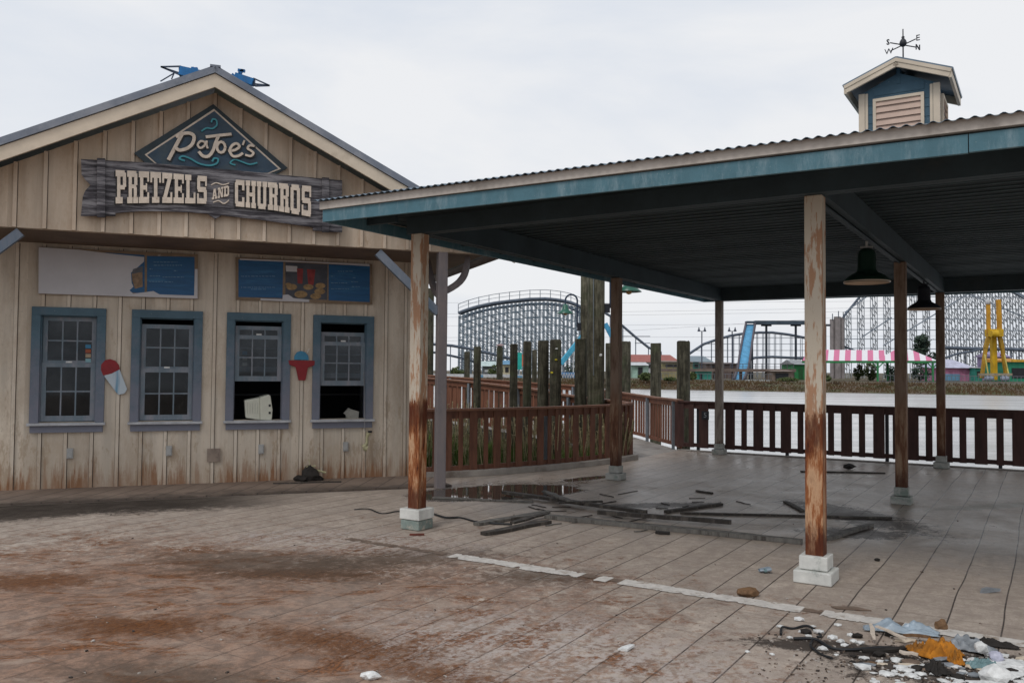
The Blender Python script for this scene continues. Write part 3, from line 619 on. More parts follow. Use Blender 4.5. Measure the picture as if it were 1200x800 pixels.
# ------------------------------------------------------------ shop sign
def sp(x,y): return (80+x/3.53,100+y/3.53)          # traced coordinates
def sgn(pts,off):
    return [wt(*sp(x,y),off) for x,y in pts]
sign=thing('shop_sign',W(-4.42,GO+.03,3.4),'weathered plank shop sign with blue diamond reading PaJoe\'s, PRETZELS AND CHURROS on the gable','sign')
def sprism(m,pts,o0,o1): m.prism(sgn(pts,o1),WO+WN*o0,WD,Z,WN*(o1-o0))
m=MB(); sprism(m,[(600,78),(272,281),(330,330),(620,370),(850,372),(908,342)],GO+.022,GO+.05); m.build('diamond_edge',M['signborder'],sign)
m=MB(); sprism(m,[(603,98),(316,287),(372,335),(620,360),(830,365),(880,346)],GO+.051,GO+.056); m.build('diamond_line',M['bone'],sign)
m=MB(); sprism(m,[(604,107),(326,288),(380,335),(620,360),(826,362),(868,344)],GO+.0565,GO+.061); m.build('diamond_field',M['sigblue'],sign)
def arcY(x): return 520+ (0 if x<400 else 0)
bot=[(195,540),(195,528),(300,520),(400,521),(500,525),(600,533),(700,545),(800,557),(900,571),(1000,585),(1012,588),(1012,600)]
top=[(1133,393),(900,372),(700,352),(500,335),(300,318),(52,305)]
m=MB(); sprism(m,[(52,540)]+bot+[(1080,606),(1133,607),(1133,540),(1112,500),(1133,450)]+top+[(55,370),(72,392),(92,412),(70,436),(60,460)],GO+.064,GO+.095); m.build('plank_board',M['signwood'],sign)
m=MB()   # raised plank strips showing joints
for k,(ya,yb) in enumerate(((8,50),(54,100),(104,150),(154,196))):
    pass
for dy in(48,100,152):
    pts=[(x,305+dy*1.02+(x-52)*.081) for x in(160,400,650,900,1040)]
    q=sgn(pts,GO+.0955)
    for i in range(4): m.bar(W(q[i][0],GO+.0957,q[i][1]),W(q[i+1][0],GO+.0957,q[i+1][1]),.003,.006,WN)
m.build('plank_gap',M['black'],sign)
for x0,x1,ya,yb in((118,153,300,546),(1050,1080,380,608)):
    m=MB(); sprism(m,[(x0,ya),(x1,ya+2),(x1,yb),(x0,yb-1)],GO+.096,GO+.135); m.build('strap_board',M['signwood'],sign,bevel=.006)
m=MB(); sprism(m,[(580,533),(634,537),(608,553)],GO+.064,GO+.10); m.build('centre_drop',M['signwood'],sign)
bs=.19; ss=.30
GL={
'P':[(0,0,.66,bs),(.14,0,.44,1),(0,1-bs,.85,1),(.68,.5,.98,.93),(.4,.42,.86,.55)],
'R':[(0,0,.50,bs),(.14,0,.44,1),(0,1-bs,.85,1),(.66,.56,.95,.93),(.4,.46,.84,.58),(.62,0,.90,.5),(.56,0,1.02,bs)],
'E':[(.12,0,.42,1),(0,1-bs,.97,1),(0,0,.97,bs),(.4,.42,.74,.56),(.80,0,.97,.34),(.80,.68,.97,1),(.66,.36,.78,.62)],
'T':[(.34,0,.66,1),(0,1-bs,1,1),(0,.66,.17,1),(.83,.66,1,1),(.16,0,.84,bs)],
'L':[(.12,0,.42,1),(0,1-bs,.58,1),(0,0,.97,bs),(.80,0,.97,.38)],
'Z':[(.03,1-bs,.97,1),(.03,0,.97,bs),(.03,.66,.2,1),(.8,0,.97,.36),'d',((.60,.9),(.95,.9),(.40,.1),(.05,.1))],
'S':[(.1,1-bs,.9,1),(.05,.5,.33,.92),(.12,.42,.88,.6),(.67,.08,.95,.5),(.1,0,.9,bs),(.8,.64,.96,1),(.04,0,.2,.36)],
'C':[(.04,.1,.34,.9),(.12,1-bs,.9,1),(.12,0,.9,bs),(.74,.62,.96,1),(.74,0,.96,.36)],
'H':[(.08,0,.36,1),(.64,0,.92,1),(0,0,.44,bs),(.56,0,1,bs),(0,1-bs,.44,1),(.56,1-bs,1,1),(.3,.42,.7,.56)],
'U':[(.08,.1,.36,1),(.64,.1,.92,1),(0,1-bs,.44,1),(.56,1-bs,1,1),(.16,0,.84,bs)],
'O':[(.04,.1,.33,.9),(.67,.1,.96,.9),(.14,1-bs,.86,1),(.14,0,.86,bs)],
'A':['d',((.32,1),(.56,1),(.34,0),(.10,0)),'d',((.44,1),(.68,1),(.92,0),(.66,0)),(.25,.28,.75,.42),(0,0,.42,bs),(.56,0,1,bs)],
'N':[(.10,0,.30,1),(.72,0,.92,1),'d',((.10,1),(.38,1),(.92,0),(.64,0)),(0,0,.40,bs),(0,1-bs,.34,1),(.6,1-bs,1,1)],
'D':[(.10,0,.38,1),(0,1-bs,.8,1),(0,0,.8,bs),(.68,.1,.97,.9)],
}
def letters(m,word,x0,x1,base,topf,off,gap=.08,slant=0,shadow=False):
    n=len(word); adv=(x1-x0)/n; k=0
    for i,ch in enumerate(word):
        a=x0+adv*i; b=a+adv*(1-gap)
        def P(u,v):
            x=a+(b-a)*u; yb,yt=base(x),topf(x); x=x+slant*v; return (x,yb+(yt-yb)*v)
        g=GL[ch]; j=0; nx=0
        while j<len(g):
            if g[j]=='d': poly=g[j+1]; j+=2
            else: q=g[j]; poly=((q[0],q[1]),(q[2],q[1]),(q[2],q[3]),(q[0],q[3])); j+=1
            m.prism(sgn([P(*c) for c in poly],off),WO+WN*(off-.02),WD,Z,WN*(.02+nx*.0006)); nx+=1
def lin(pts):
    def f(x):
        for (xa,ya),(xb,yb) in zip(pts,pts[1:]):
            if x<=xb or (xb,yb)==pts[-1]: return ya+(yb-ya)*(x-xa)/(xb-xa)
    return f
basef=lin([(190,489),(380,486),(577,490),(690,500),(850,517),(1010,545)]); topf=lin([(190,350),(380,360),(577,377),(690,390),(850,402),(1010,418)])
shb=lambda x: basef(x)+5; sht=lambda x: topf(x)+5
m=MB(); letters(m,'PRETZELS',190,572,shb,sht,GO+.112); m.build('letter_shadow_board',M['black'],sign); m=MB(); letters(m,'CHURROS',682,1004,shb,sht,GO+.112); m.build('letter_shadow_board',M['black'],sign)
m=MB(); letters(m,'PRETZELS',196,579,basef,topf,GO+.128); m.build('pretzels_lettering',M['bone'],sign)
m=MB(); letters(m,'CHURROS',688,1010,basef,topf,GO+.128); m.build('churros_lettering',M['bone'],sign)
m=MB(); letters(m,'AND',594,668,lin([(590,474),(670,456)]),lin([(590,432),(670,412)]),GO+.115); m.build('and_lettering',M['bone'],sign)
def strokes(m,pts,w,off):
    q=sgn(pts,off)
    for i in range(len(q)-1):
        a=W(q[i][0],off,q[i][1]); b=W(q[i+1][0],off,q[i+1][1]); d=(b-a).normalized()*w*.28
        m.bar(a-d,b+d,.014+.0007*i,w,WN) if False else m.obox((a+b)/2+WN*(.0006*i),(b-a)/2+d,(b-a).normalized().cross(WN)*(w/2),WN*.008)
def smooth(pts,n=4):
    out=[]
    for i in range(len(pts)-1):
        p0=V(pts[max(i-1,0)]);p1=V(pts[i]);p2=V(pts[i+1]);p3=V(pts[min(i+2,len(pts)-1)])
        for k in range(n):
            t=k/n; out.append(tuple(.5*((2*p1)+(-p0+p2)*t+(2*p0-5*p1+4*p2-p3)*t*t+(-p0+3*p1-3*p2+p3)*t**3)))
    out.append(tuple(pts[-1])); return out
circ=lambda cx,cy,rx,ry,a0=0,a1=2*PI,n=12:[(cx+rx*math.cos(a0+(a1-a0)*k/n),cy+ry*math.sin(a0+(a1-a0)*k/n)) for k in range(n+1)]
scr=[([(416,306),(436,268),(455,232),(468,208)],.040),(smooth([(448,212),(470,202),(500,199),(520,212),(514,242),(492,262),(462,270),(446,262)]),.038),
(smooth([(566,236),(548,232),(536,246),(544,260),(560,254),(572,234)]),.024),([(573,232),(572,248),(576,260)],.024),
([(572,214),(620,208),(672,203)],.034),(smooth([(622,208),(608,242),(598,272),(580,294),(558,294),(542,278)]),.036),
(circ(632,257,17,22),.030),(smooth([(664,272),(690,268),(708,254),(696,242),(678,250),(668,272),(680,294),(702,294),(720,284)]),.030),
([(728,230),(722,246)],.022),(smooth([(768,252),(750,250),(742,262),(756,272),(766,282),(754,294),(734,290)]),.026)]
m=MB()
for p,w_ in scr: strokes(m,[(x+4,y+5) for x,y in p],w_*1.1,GO+.066)
m.build('script_shadow',M['black'],sign)
m=MB()
for p,w_ in scr: strokes(m,p,w_,GO+.080)
m.build('script_lettering',M['bone'],sign)
m=MB()
for p,w_ in ((smooth([(552,190),(572,178),(596,180),(614,166),(612,146),(598,142),(592,154)]),.018),(smooth([(480,312),(460,304),(474,294),(505,304),(540,324),(580,333),(612,326),(620,308),(604,304),(596,316)]),.020),(smooth([(690,330),(670,322),(688,308),(720,318),(750,328),(780,322)]),.018),
  (smooth([(592,412),(612,404),(640,412),(664,406)]),.012),(smooth([(600,484),(622,478),(644,490),(664,476)]),.012)):
    m=MB(); strokes(m,p,w_,GO+.070 if p[0][1]<400 else GO+.1); m.build('swirl',M['teal2'] if p[0][1]<400 else M['bone'],sign)
# ------------------------------------------------------------ menu boards
def mz(x,y): return (x*260/1200,260+y*170/785)
def mz2(x,y): return (240+x*260/1200,260+y*170/785)
def panel(m,f,pts,o0,o1): m.prism([wt(*f(x,y),o1) for x,y in pts],WO+WN*o0,WD,Z,WN*(o1-o0))
mb=thing('menu_board',W(-5.53,.03,2.52),'long menu board above the two left windows, mostly peeled to blank white','menu board')
m=MB(); panel(m,mz,[(208,136),(1070,176),(1070,416),(208,388)],.021,.06); m.build('backing_board',M['menuframe'],mb)
m=MB(); panel(m,mz,[(570,166),(782,180),(782,388),(690,380),(600,300)],.0605,.0625); m.build('blue_print',M['menublue'],mb); m=MB(); panel(m,mz,[(795,184),(1052,190),(1052,400),(795,392)],.0605,.0625); m.build('blue_print',M['menublue'],mb)
m=MB(); panel(m,mz,[(209,137),(420,150),(600,172),(780,190),(778,215),(745,245),(708,275),(712,330),(722,350),(700,370),(720,388),(830,374),(862,392),(1000,397),(1050,398),(1054,255),(1069,255),(1069,415),(208,387)],.063,.067); m.build('peeled_sheet',M['menuwhite'],mb)
m=MB(); panel(m,mz,[(712,280),(770,270),(772,350),(730,362),(716,320)],.068,.070); m.build('food_photo',simple('food_print',(.28,.19,.12),.6,.5,18),mb)
m=MB(); panel(m,mz,[(720,255),(772,240),(772,268),(712,278)],.068,.070); m.build('photo_shadow',simple('grey_print',(.12,.13,.15),.6,.3,18),mb)
m=MB()
random.seed(5)
for (y,x0,x1) in((215,830,960),(232,832,985),(252,808,825),(262,940,960),(290,810,865),(296,880,995),(320,806,880),(322,890,935)):
    x=x0
    while x<x1:
        l=random.uniform(6,16); panel(m,mz,[(x,y),(min(x+l,x1),y+.5),(min(x+l,x1),y+5),(x,y+4.5)],.0627,.0645); x+=l+5
m.build('menu_text',M['menutext'],mb)
mb=thing('menu_board',W(-3.14,.03,2.52),'blue three panel menu board with a drink and cookie photo, above the two right windows','menu board')
m=MB(); panel(m,mz2,[(166,190),(906,228),(906,446),(168,420)],.021,.055); m.build('backing_board',M['menuframe'],mb)
m=MB(); panel(m,mz2,[(182,204),(424,214),(420,412),(182,406)],.056,.059); m.build('blue_print',M['menublue'],mb); m=MB(); panel(m,mz2,[(670,230),(892,238),(892,434),(670,424)],.056,.059); m.build('blue_print',M['menublue'],mb)
m=MB(); panel(m,mz2,[(436,218),(664,230),(660,422),(436,412)],.056,.059); m.build('food_photo',simple('cookie_photo_ground',(.07,.075,.095),.5,.4,6),mb)
m=MB()
for cx,cy,r in((470,352,30),(520,392,36),(560,352,28),(625,345,28),(622,376,30),(600,402,30),(452,338,16)): panel(m,mz2,[(cx+r*math.cos(a*PI/6),cy+r*.55*math.sin(a*PI/6)) for a in range(12)],.0592,.061+.0004*random.random())
m.build('cookie_print',simple('cookie_print',(.36,.23,.10),.5,.5,22),mb)
m=MB(); panel(m,mz2,[(498,252),(532,254),(528,335),(502,333)],.0592,.0602); panel(m,mz2,[(552,256),(598,258),(588,342),(560,340)],.0592,.0604); m.build('drink_print',simple('drink_print',(.30,.035,.035),.5,.4,14),mb)
m=MB(); panel(m,mz2,[(438,236),(500,240),(500,270),(440,268)],.0592,.0600); panel(m,mz2,[(422,395),(450,392),(480,412),(565,420),(565,434),(300,424),(302,414),(420,418)],.0592,.063); panel(m,mz2,[(190,198),(890,228),(892,240),(600,222),(190,206)],.0592,.0605); m.build('torn_paper',M['menuwhite'],mb)
m=MB()
for (y,x0,x1) in((292,196,380),(352,196,380),(362,250,330),(292,682,700),(328,682,770),(360,682,780),(300,800,815),(322,792,830),(348,795,838),(265,720,800)):
    x=x0
    while x<x1:
        l=random.uniform(6,22); panel(m,mz2,[(x,y),(min(x+l,x1),y+.5),(min(x+l,x1),y+4),(x,y+3.5)],.0592,.0612); x+=l+5
m.build('menu_text',M['menutext'],mb)
# cut-out signs
def wz(pts,off): return [wt(x,y,off) for x,y in pts]
cone=thing('cup_sign',W(-5.5,.02,1.3),'tilted cutout of a silver paper cup topped with red ice, between the two left windows','sign')
m=MB(); base=[(121.5,440),(140,432),(149,456),(146,461),(139,462.5),(136.5,460)]
m.prism(wz(base,.04),WO+WN*.02,WD,Z,WN*.022); m.build('cup',M['cup'],cone,bevel=.004)
m=MB(); m.prism(wz([(121,440),(118,433),(118.5,427),(123,422),(129,420.5),(135,422.5),(139,427),(140.5,432.5),(131,437.5)],.045),WO+WN*.022,WD,Z,WN*.025); m.build('red_ice',M['red'],cone,bevel=.004)
cs=thing('drink_cutout_sign',W(-3.3,.02,1.4),'red wide brimmed cup cutout with a blue dome on top, between the two right windows','sign')
m=MB(); m.prism(wz([(338,422),(369,422.5),(368.5,428),(361,430.5),(358,445.5),(350,445.5),(346.5,430),(339,427)],.05),WO+WN*.02,WD,Z,WN*.03); m.build('red_cup',M['red'],cs,bevel=.004)
m=MB(); m.prism(wz([(345,421.5),(345,417),(348,412.5),(353,411),(358,412.5),(361.5,417),(362,421.8)],.045),WO+WN*.021,WD,Z,WN*.02); m.build('blue_dome',M['ltblue'],cs,bevel=.004)
m=MB(); a,b=wz([(360,413.5),(362.5,408)],.04); m.bar(W(a[0],.034,a[1]),W(b[0],.034,b[1]),.006,.008); m.build('straw',M['white'],cs)
# monitor lying on sill
t0,z0=wt(286,492,.0)
mon=thing('crt_monitor',W(-3.86,-.02,.872),'beige computer monitor seen from the side on the sill of the third window','computer monitor')
def mp2(px,py): return wt(px,py,.03)
m=MB(); 
back=[(287,469),(287,489),(304,491.5),(304,464)]
m.prism([wt(x,y,.03) for x,y in [(286.5,469),(288,489.5),(305,492),(304.5,465.5)]],WO-WN*.22,WD,Z,WN*.25); m.build('tube_housing',M['mon'],mon,bevel=.012)
m=MB(); m.prism([wt(x,y,.05) for x,y in [(304.5,465.3),(305,492),(318.5,492.5),(319.5,480),(317,463.5),(315,462.3),(309,464)]],WO-WN*.30,WD,Z,WN*.35); m.build('bezel',M['mon'],mon,bevel=.012)
m=MB()
for y in(475,483.5): t,z=wt(316,y,.05); m.obox(W(t,.053,z),WD*.014,WN*.003,Z*.016)
m.build('side_button',M['black'],mon)
m=MB()
for k in range(5): t,z=wt(290+k*3,478,.03); m.obox(W(t,.032,z),WD*.003,WN*.0015,Z*.075)
m.build('vent_slots',simple('vent_shadow',(.5,.5,.42),.6),mon)
# dangling receiver
hs=thing('dangling_receiver',W(-2.3,.05,.5),'yellowed receiver dangling on a thin cord below the fourth window','telephone receiver')
tc0,zc0=wt(428,445,.1); tb,zb2=wt(428,512,.1)
m=MB(); m.tube([W(tc0,-.02,1.55),W(tc0+.01,.0,1.2),W(tc0,.1,.9),W(tc0+.0,.11,.70)],.0035,5); m.build('cord',M['outlet'],hs)
m=MB(); P0,P1,P2,P3=[W(*((lambda q:(q[0],.11,q[1]))(wt(x,y,.11)))) for x,y in((432,507),(430,512),(430,519),(426,524))]
m.tube([P0,P1,P2,P3],[.035,.022,.022,.04],8); m.tube([P3,P3+WD*.05-Z*.02],[.036,.045],8); m.build('handle',M['handset'],hs)
m=MB(); m.lathe(P0+WD*.02,[(.0,.0),(.03,.002),(.03,.03),(0,.032)],10); m.build('earpiece',M['black'],hs)
wt2=wt(423,486,-.1)
bx=thing('crumpled_carton',W(-2.42,-.16,.872),'pale crumpled carton on the sill inside the right end of the fourth window','carton')
m=MB(); m.prism([(-.09,0),(.08,.0),(.09,.10),(-.02,.13),(-.10,.05)],W(-2.42,-.22,.872),WD,Z,WN*.1); m.build('carton_body',simple('pale_card',(.35,.34,.30),.7),bx)
m=MB(); m.prism([(-.1,.05),(-.02,.13),(-.06,.15),(-.13,.07)],W(-2.42,-.21,.872),WD,Z,WN*.08); m.build('flap',simple('pale_card_flap',(.30,.29,.26),.7),bx)
# burnt heap by the wall
def rock(m,c,r,seed,fl=.6,n=2):
    bm=bmesh.new(); bmesh.ops.create_icosphere(bm,subdivisions=n,radius=1)
    vs=[]
    for v in bm.verts:
        d=1+.45*mnoise.noise(v.co*1.7+V((seed*3.1,seed,0)))
        q=v.co*d; vs.append(c+V((q.x*r[0],q.y*r[1],q.z*r[2])))
    m.add(vs,[tuple(v.index for v in f.verts) for f in bm.faces]); bm.free()
P=on_plane(363,560,WO+WN*.15,WN)
bh=thing('burnt_heap',V((P.x,P.y,.03)),'black burnt heap of fittings at the wall foot under the red and blue cutout','debris')
P=V((P.x,P.y,0))
m=MB(); rock(m,P+Z*.10,(.12,.09,.13),3); rock(m,P-WD*.12+Z*.06,(.12,.08,.05),9); rock(m,P+WD*.10+Z*.05,(.10,.07,.04),5); m.build('charred_lump',M['charred'],bh)
m=MB(); m.tube([P+Z*.2-WD*.03,P+Z*.26+WD*.0,P+Z*.33-WD*.02],.006,5); m.tube([P+Z*.18,P+Z*.16+WD*.12,P+Z*.13+WD*.22],.016,6); m.tube([P+Z*.22-WD*.05,P+Z*.23+WD*.08],.010,6); m.build('bent_rod',M['handset'],bh)
# ------------------------------------------------------------ picnic shelter
sh=thing('picnic_shelter',S(3.85,4.65,0),'open picnic shelter with blue fascia, corrugated hip roof and rust stained posts','picnic shelter')
RW=3.85; D1,D2=4.64,9.29; OF=.87; OL=.50; OB=.52; RR=2*RW+.6
zb=2.965
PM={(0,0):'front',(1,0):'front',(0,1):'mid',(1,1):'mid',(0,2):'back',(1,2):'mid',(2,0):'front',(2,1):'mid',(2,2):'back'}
px_fix={(0,0):(490,617),(1,0):(955,684),(0,1):(722,561),(1,1):(1053,590),(0,2):(843,531),(1,2):(1102,550)}
def blk(m,c,hx,hz): m.obox(c,RD*hx,DD*hx,Z*hz)
for i in range(3):
    for j in range(3):
        r,d=RW*i,[0,D1,D2][j]
        if (i,j)==(0,1): r-=.0
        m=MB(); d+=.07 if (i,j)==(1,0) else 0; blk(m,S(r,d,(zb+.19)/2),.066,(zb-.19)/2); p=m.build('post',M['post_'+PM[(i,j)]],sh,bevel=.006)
        m=MB()
        h1=.095; a=.14 if (i,j)==(1,0) else .116
        blk(m,S(r,d,.003+h1/2),a,h1/2); low=m.build('footing',M['footgreen'] if (i,j)==(0,0) else M['foot'] if (i,j)==(1,0) else M['footgrey'],p if False else sh,bevel=.008)
        m=MB(); blk(m,S(r,d,.1+.055),a-.035 if (i,j)!=(0,0) else a+.008,.052); m.build('footing_block',M['foot'] if j==0 else M['footgrey'],sh,bevel=.008)
def sbox(m,r0,r1,d0,d1,z0,z1): m.obox(S((r0+r1)/2,(d0+d1)/2,(z0+z1)/2),RD*((r1-r0)/2),DD*((d1-d0)/2),Z*((z1-z0)/2))
for k,d in enumerate((0,D2)):
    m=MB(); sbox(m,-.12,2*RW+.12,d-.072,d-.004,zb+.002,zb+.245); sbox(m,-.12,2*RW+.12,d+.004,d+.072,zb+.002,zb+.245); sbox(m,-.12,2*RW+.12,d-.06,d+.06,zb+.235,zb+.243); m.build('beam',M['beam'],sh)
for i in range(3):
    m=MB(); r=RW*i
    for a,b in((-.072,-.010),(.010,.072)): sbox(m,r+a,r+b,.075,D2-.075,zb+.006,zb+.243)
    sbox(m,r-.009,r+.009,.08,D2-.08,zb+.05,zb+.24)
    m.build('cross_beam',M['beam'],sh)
m=MB(); m.tube([S(RW,.1,zb-.012),S(RW,8.4,zb-.012)],.011,6); m.build('conduit',M['beam'],sh)
# ceiling: boards following the hip roof, slightly pitched
r0,r1,d0,d1=-OL,2*RW+OL,-OF,D2+OB
rc,dc=(r0+r1)/2,RW and 4.3
pit=.17; zeb=3.176
def rz(r,d): return zeb+pit*min(r-r0,r1-r,(d-d0),(d1-d))
apex=[(rc,d0+(r1-r0)/2),(rc,d1-(r1-r0)/2)]
if apex[1][1]<apex[0][1]: mid=(apex[0][1]+apex[1][1])/2; 
q_=MB(); m=MB(); n=60; wst=(d1-d0-.08)/n
for k in range(n):
    dd=d0+.04+wst*k; mid_d=dd+wst/2
    inside=.0<mid_d<D2
    dz=.002*math.sin(k*7.3)
    if inside and .1<dd<D2-.1: sbox(q_,.08,RW-.08,dd-.007,dd+.007,3.2035,3.211); sbox(q_,RW+.08,2*RW-.08,dd-.007,dd+.007,3.2035,3.211)
    if inside: sbox(m,.0,2*RW,dd+.009,dd+wst-.009,3.212+dz,3.226); sbox(m,r0+.04,-.075,dd+.009,dd+wst-.009,3.128+dz,3.1445); sbox(m,2*RW+.075,r1-.04,dd+.009,dd+wst-.009,3.128+dz,3.1445)
    else: sbox(m,r0+.04,r1-.04,dd+.009,dd+wst-.009,3.128+dz,3.1445)
q_.build('ceiling_edge_highlights',simple('ceiling_highlight_paint',(.07,.105,.115),.6,.4,3),sh); o_=MB(); sbox(o_,0,2*RW,.0,D2,3.227,3.231); sbox(o_,r0+.037,-.074,d0+.037,d1-.037,3.146,3.152); sbox(o_,2*RW+.074,r1-.037,d0+.037,d1-.037,3.146,3.152); sbox(o_,-.074,2*RW+.074,d0+.037,-.074,3.146,3.152); sbox(o_,-.074,2*RW+.074,D2+.074,d1-.037,3.146,3.152); o_.build('ceiling_backing',simple('ceiling_joint_paint',(.05,.07,.075),.7),sh)  # pale strips paint in the light caught on the ceiling board edges
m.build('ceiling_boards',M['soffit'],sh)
m=MB()
for k in range(11):        # rafter tails at the back and sides
    r=r0+.5+k*.8
    m=MB(); sbox(m,r-.02,r+.02,D2+.08,d1-.04,zb+.07,zb+.158); m.build('rafter_tail',M['beam'],sh)
for k in range(12):
    d=d0+.6+k*.82
    m=MB(); sbox(m,r0+.04,-.08,d-.02,d+.02,zb+.09,zb+.158); m.build('rafter_tail',M['beam'],sh)
# fascia
def tilt_(m):                      # the eave sags slightly towards one end
    for v in m.v: v.z+=.018-.0095*(max(-.6,min(5.6,(v-PA).dot(RD)))+.5)
zf0,zf1,zf2=2.985,3.100,3.176
def fas(m,th0,th1,z0,z1,splits=()):
    sbox(m,r0-th0,r1+th0,d0-th0,d0+th1,z0,z1); sbox(m,r0-th0,r1+th0,d1-th1,d1+th0,z0,z1); sbox(m,r0-th0,r0+th1,d0+th1,d1-th1,z0,z1); sbox(m,r1-th1,r1+th0,d0+th1,d1-th1,z0,z1)
m=MB(); 
rsplit=(on_plane(1135,180,S(0,d0,0),DD)-PA).dot(RD)
sbox(m,r0,rsplit-.003,d0,d0+.035,zf0,zf1); sbox(m,rsplit+.003,r1,d0,d0+.035,zf0+.004,zf1)
sbox(m,r0,r1,d1-.035,d1,zf0,zf1); sbox(m,r0,r0+.035,d0+.036,d1-.036,zf0,zf1); sbox(m,r1-.035,r1,d0+.036,d1-.036,zf0,zf1)
tilt_(m); m.build('fascia',M['fascia'],sh)
m=MB(); fas(m,.022,.03,zf1+.002,zf2); tilt_(m); m.build('upper_fascia',M['facream'],sh)
# corrugated roof as hip planes
def roofsheet(m,e0,e1,inw,sub):      # e0,e1 eave ends (r,d); inw inward unit (r,d)
    L_=math.hypot(e1[0]-e0[0],e1[1]-e0[1]); per=.076; ns=int(L_/per)*6; ex=.065
    ux,uy=(e1[0]-e0[0])/L_,(e1[1]-e0[1])/L_
    A=[];B=[]
    for i in range(ns+1):
        s=L_*i/ns; reach=min(s,L_-s,sub)+ex
        wv=math.sin(2*PI*s/per)*.0085
        A.append(S(e0[0]+ux*s-inw[0]*ex,e0[1]+uy*s-inw[1]*ex,zeb+.020+wv-ex*pit))
        q=reach-ex; B.append(S(e0[0]+ux*s+inw[0]*q,e0[1]+uy*s+inw[1]*q,zeb+.020+wv+q*pit))
    C=[p-Z*.003 for p in A]; m.grid([A,B]); m.grid([C,A])
R0_,R1_=r0-.0,r1; sub=min((r1-r0),(d1-d0))/2
m=MB(); roofsheet(m,(r0-.06,d0),(r1+.06,d0),(0,1),sub); roofsheet(m,(r1+.06,d1),(r0-.06,d1),(0,-1),sub); roofsheet(m,(r0,d1),(r0,d0),(1,0),sub+.06); roofsheet(m,(r1,d0),(r1,d1),(-1,0),sub+.06)
tilt_(m); m.build('corrugated_roof',M['roofdark'],sh)
# cupola
CC=S(RW+.05,D1,.075); cu=bpy.data.objects.new('cupola',None); col.objects.link(cu); cu.parent=sh; cu.location=CC+Z*3.6-wloc(sh)
bpy.context.view_layer.update()
def cb(m,x0,x1,y0,y1,z0,z1):
    z0=max(z0,3.66)
    m.obox(CC+RD*((x0+x1)/2)+DD*((y0+y1)/2)+Z*((z0+z1)/2),RD*((x1-x0)/2),DD*((y1-y0)/2),Z*((z1-z0)/2))
h=.44; zt=4.93
m=MB()
z=3.67
while z<zt+.2:
    z1=min(z+.11,zt+.25)
    zz=(z+z1)/2
    hw=h-.02 if z1<=zt+.02 else max(.02,h-.02-(z1-zt)/.42)
    cb(m,-hw,hw,-h+.012,h-.012,z,z1-.006) ; z+=.11
m.prism([(-h+.02,3.66),(h-.02,3.66),(h-.02,zt),(0,zt+.19),(-h+.02,zt)],CC-DD*(h-.02),RD,Z,DD*(2*h-.04))
m.build('siding',blue_mat('cupola_blue_siding',(.06,.125,.175),(.17,.22,.25),.6,.85),cu)
m=MB()
for sx in(-1,1):
    for sy in(-1,1):
        m=MB(); cb(m,sx*h-.065 if sx>0 else -h-.005,h+.005 if sx>0 else -h+.065,sy*h-.065 if sy>0 else -h-.005,h+.005 if sy>0 else -h+.065,3.5,zt-.005)
        if sy<0 and sx<0: cb(m,-h+.07,-h+.10,-h-.002,-h+.03,3.5,zt-.01)
        if sy<0 and sx>0: cb(m,h-.10,h-.07,-h-.002,-h+.03,3.5,zt-.01)
        m.build('corner_board',M['trim'],cu)
for face in(0,1):
    m=MB(); q=MB()
    def fb(mm,x0,x1,o0,o1,z0,z1,face=face):
        if face==0: cb(mm,x0,x1,-h-o1,-h-o0,z0,z1)
        else: cb(mm,h+o0,h+o1,x0,x1,z0,z1)
    a,zlo,zhi=.245,4.18,4.80
    fb(m,-a-.035,-a,0,.03,zlo,zhi); fb(m,a,a+.035,0,.03,zlo,zhi); fb(m,-a-.035,a+.035,0,.031,zhi,zhi+.035)
    m.build('louver_frame',M['trim'],cu)
    for k in range(8):
        z=zlo+.02+k*.079
        ctr=(CC-DD*(h+.008) if face==0 else CC+RD*(h+.008))+Z*(z+.03)
        side=RD if face==0 else DD; outv=-DD if face==0 else RD
        q.obox(ctr,side*a,(Z*.041+outv*(-.012)),outv*.006)
    q.build('louver_slats',simple('pinkish_louver_paint',(.55,.40,.32),.6,.15,5),cu)
hw=.585; zr=5.235; ze=zr-.40*hw
for sg in(-1,1):
    m=MB(); A=CC+Z*zr; B=CC+RD*sg*hw+Z*ze; dn=(B-A).normalized(); nr=V((0,0,1)); nr=(dn.cross(DD)); nr=nr if nr.z>0 else -nr
    m.obox((A+B)/2+nr*.012,(B-A)/2+dn*.01,DD*.62,nr*.010)
    for k in range(9): m.obox((A+B)/2+nr*.024+DD*(-.6+.15*k),(B-A)/2,DD*.010,nr*.004)
    m.build('cupola_roof',M['roofdark'],cu)
    for sy in(-1,1):
        m=MB(); off=DD*(sy*.60)
        m.obox((A+B)/2+off-nr*.045,(B-A)/2,DD*.018,nr*.044); m.obox((A+B)/2+off+DD*(sy*.012)-nr*.014,(B-A)/2,DD*.016,nr*.020)
        m.build('cupola_rake_trim',M['trim'],cu)
    m=MB(); m.obox(B-nr*.045,RD*.016,DD*.61,Z*.05); m.build('cupola_eave_trim',M['trim'],cu)
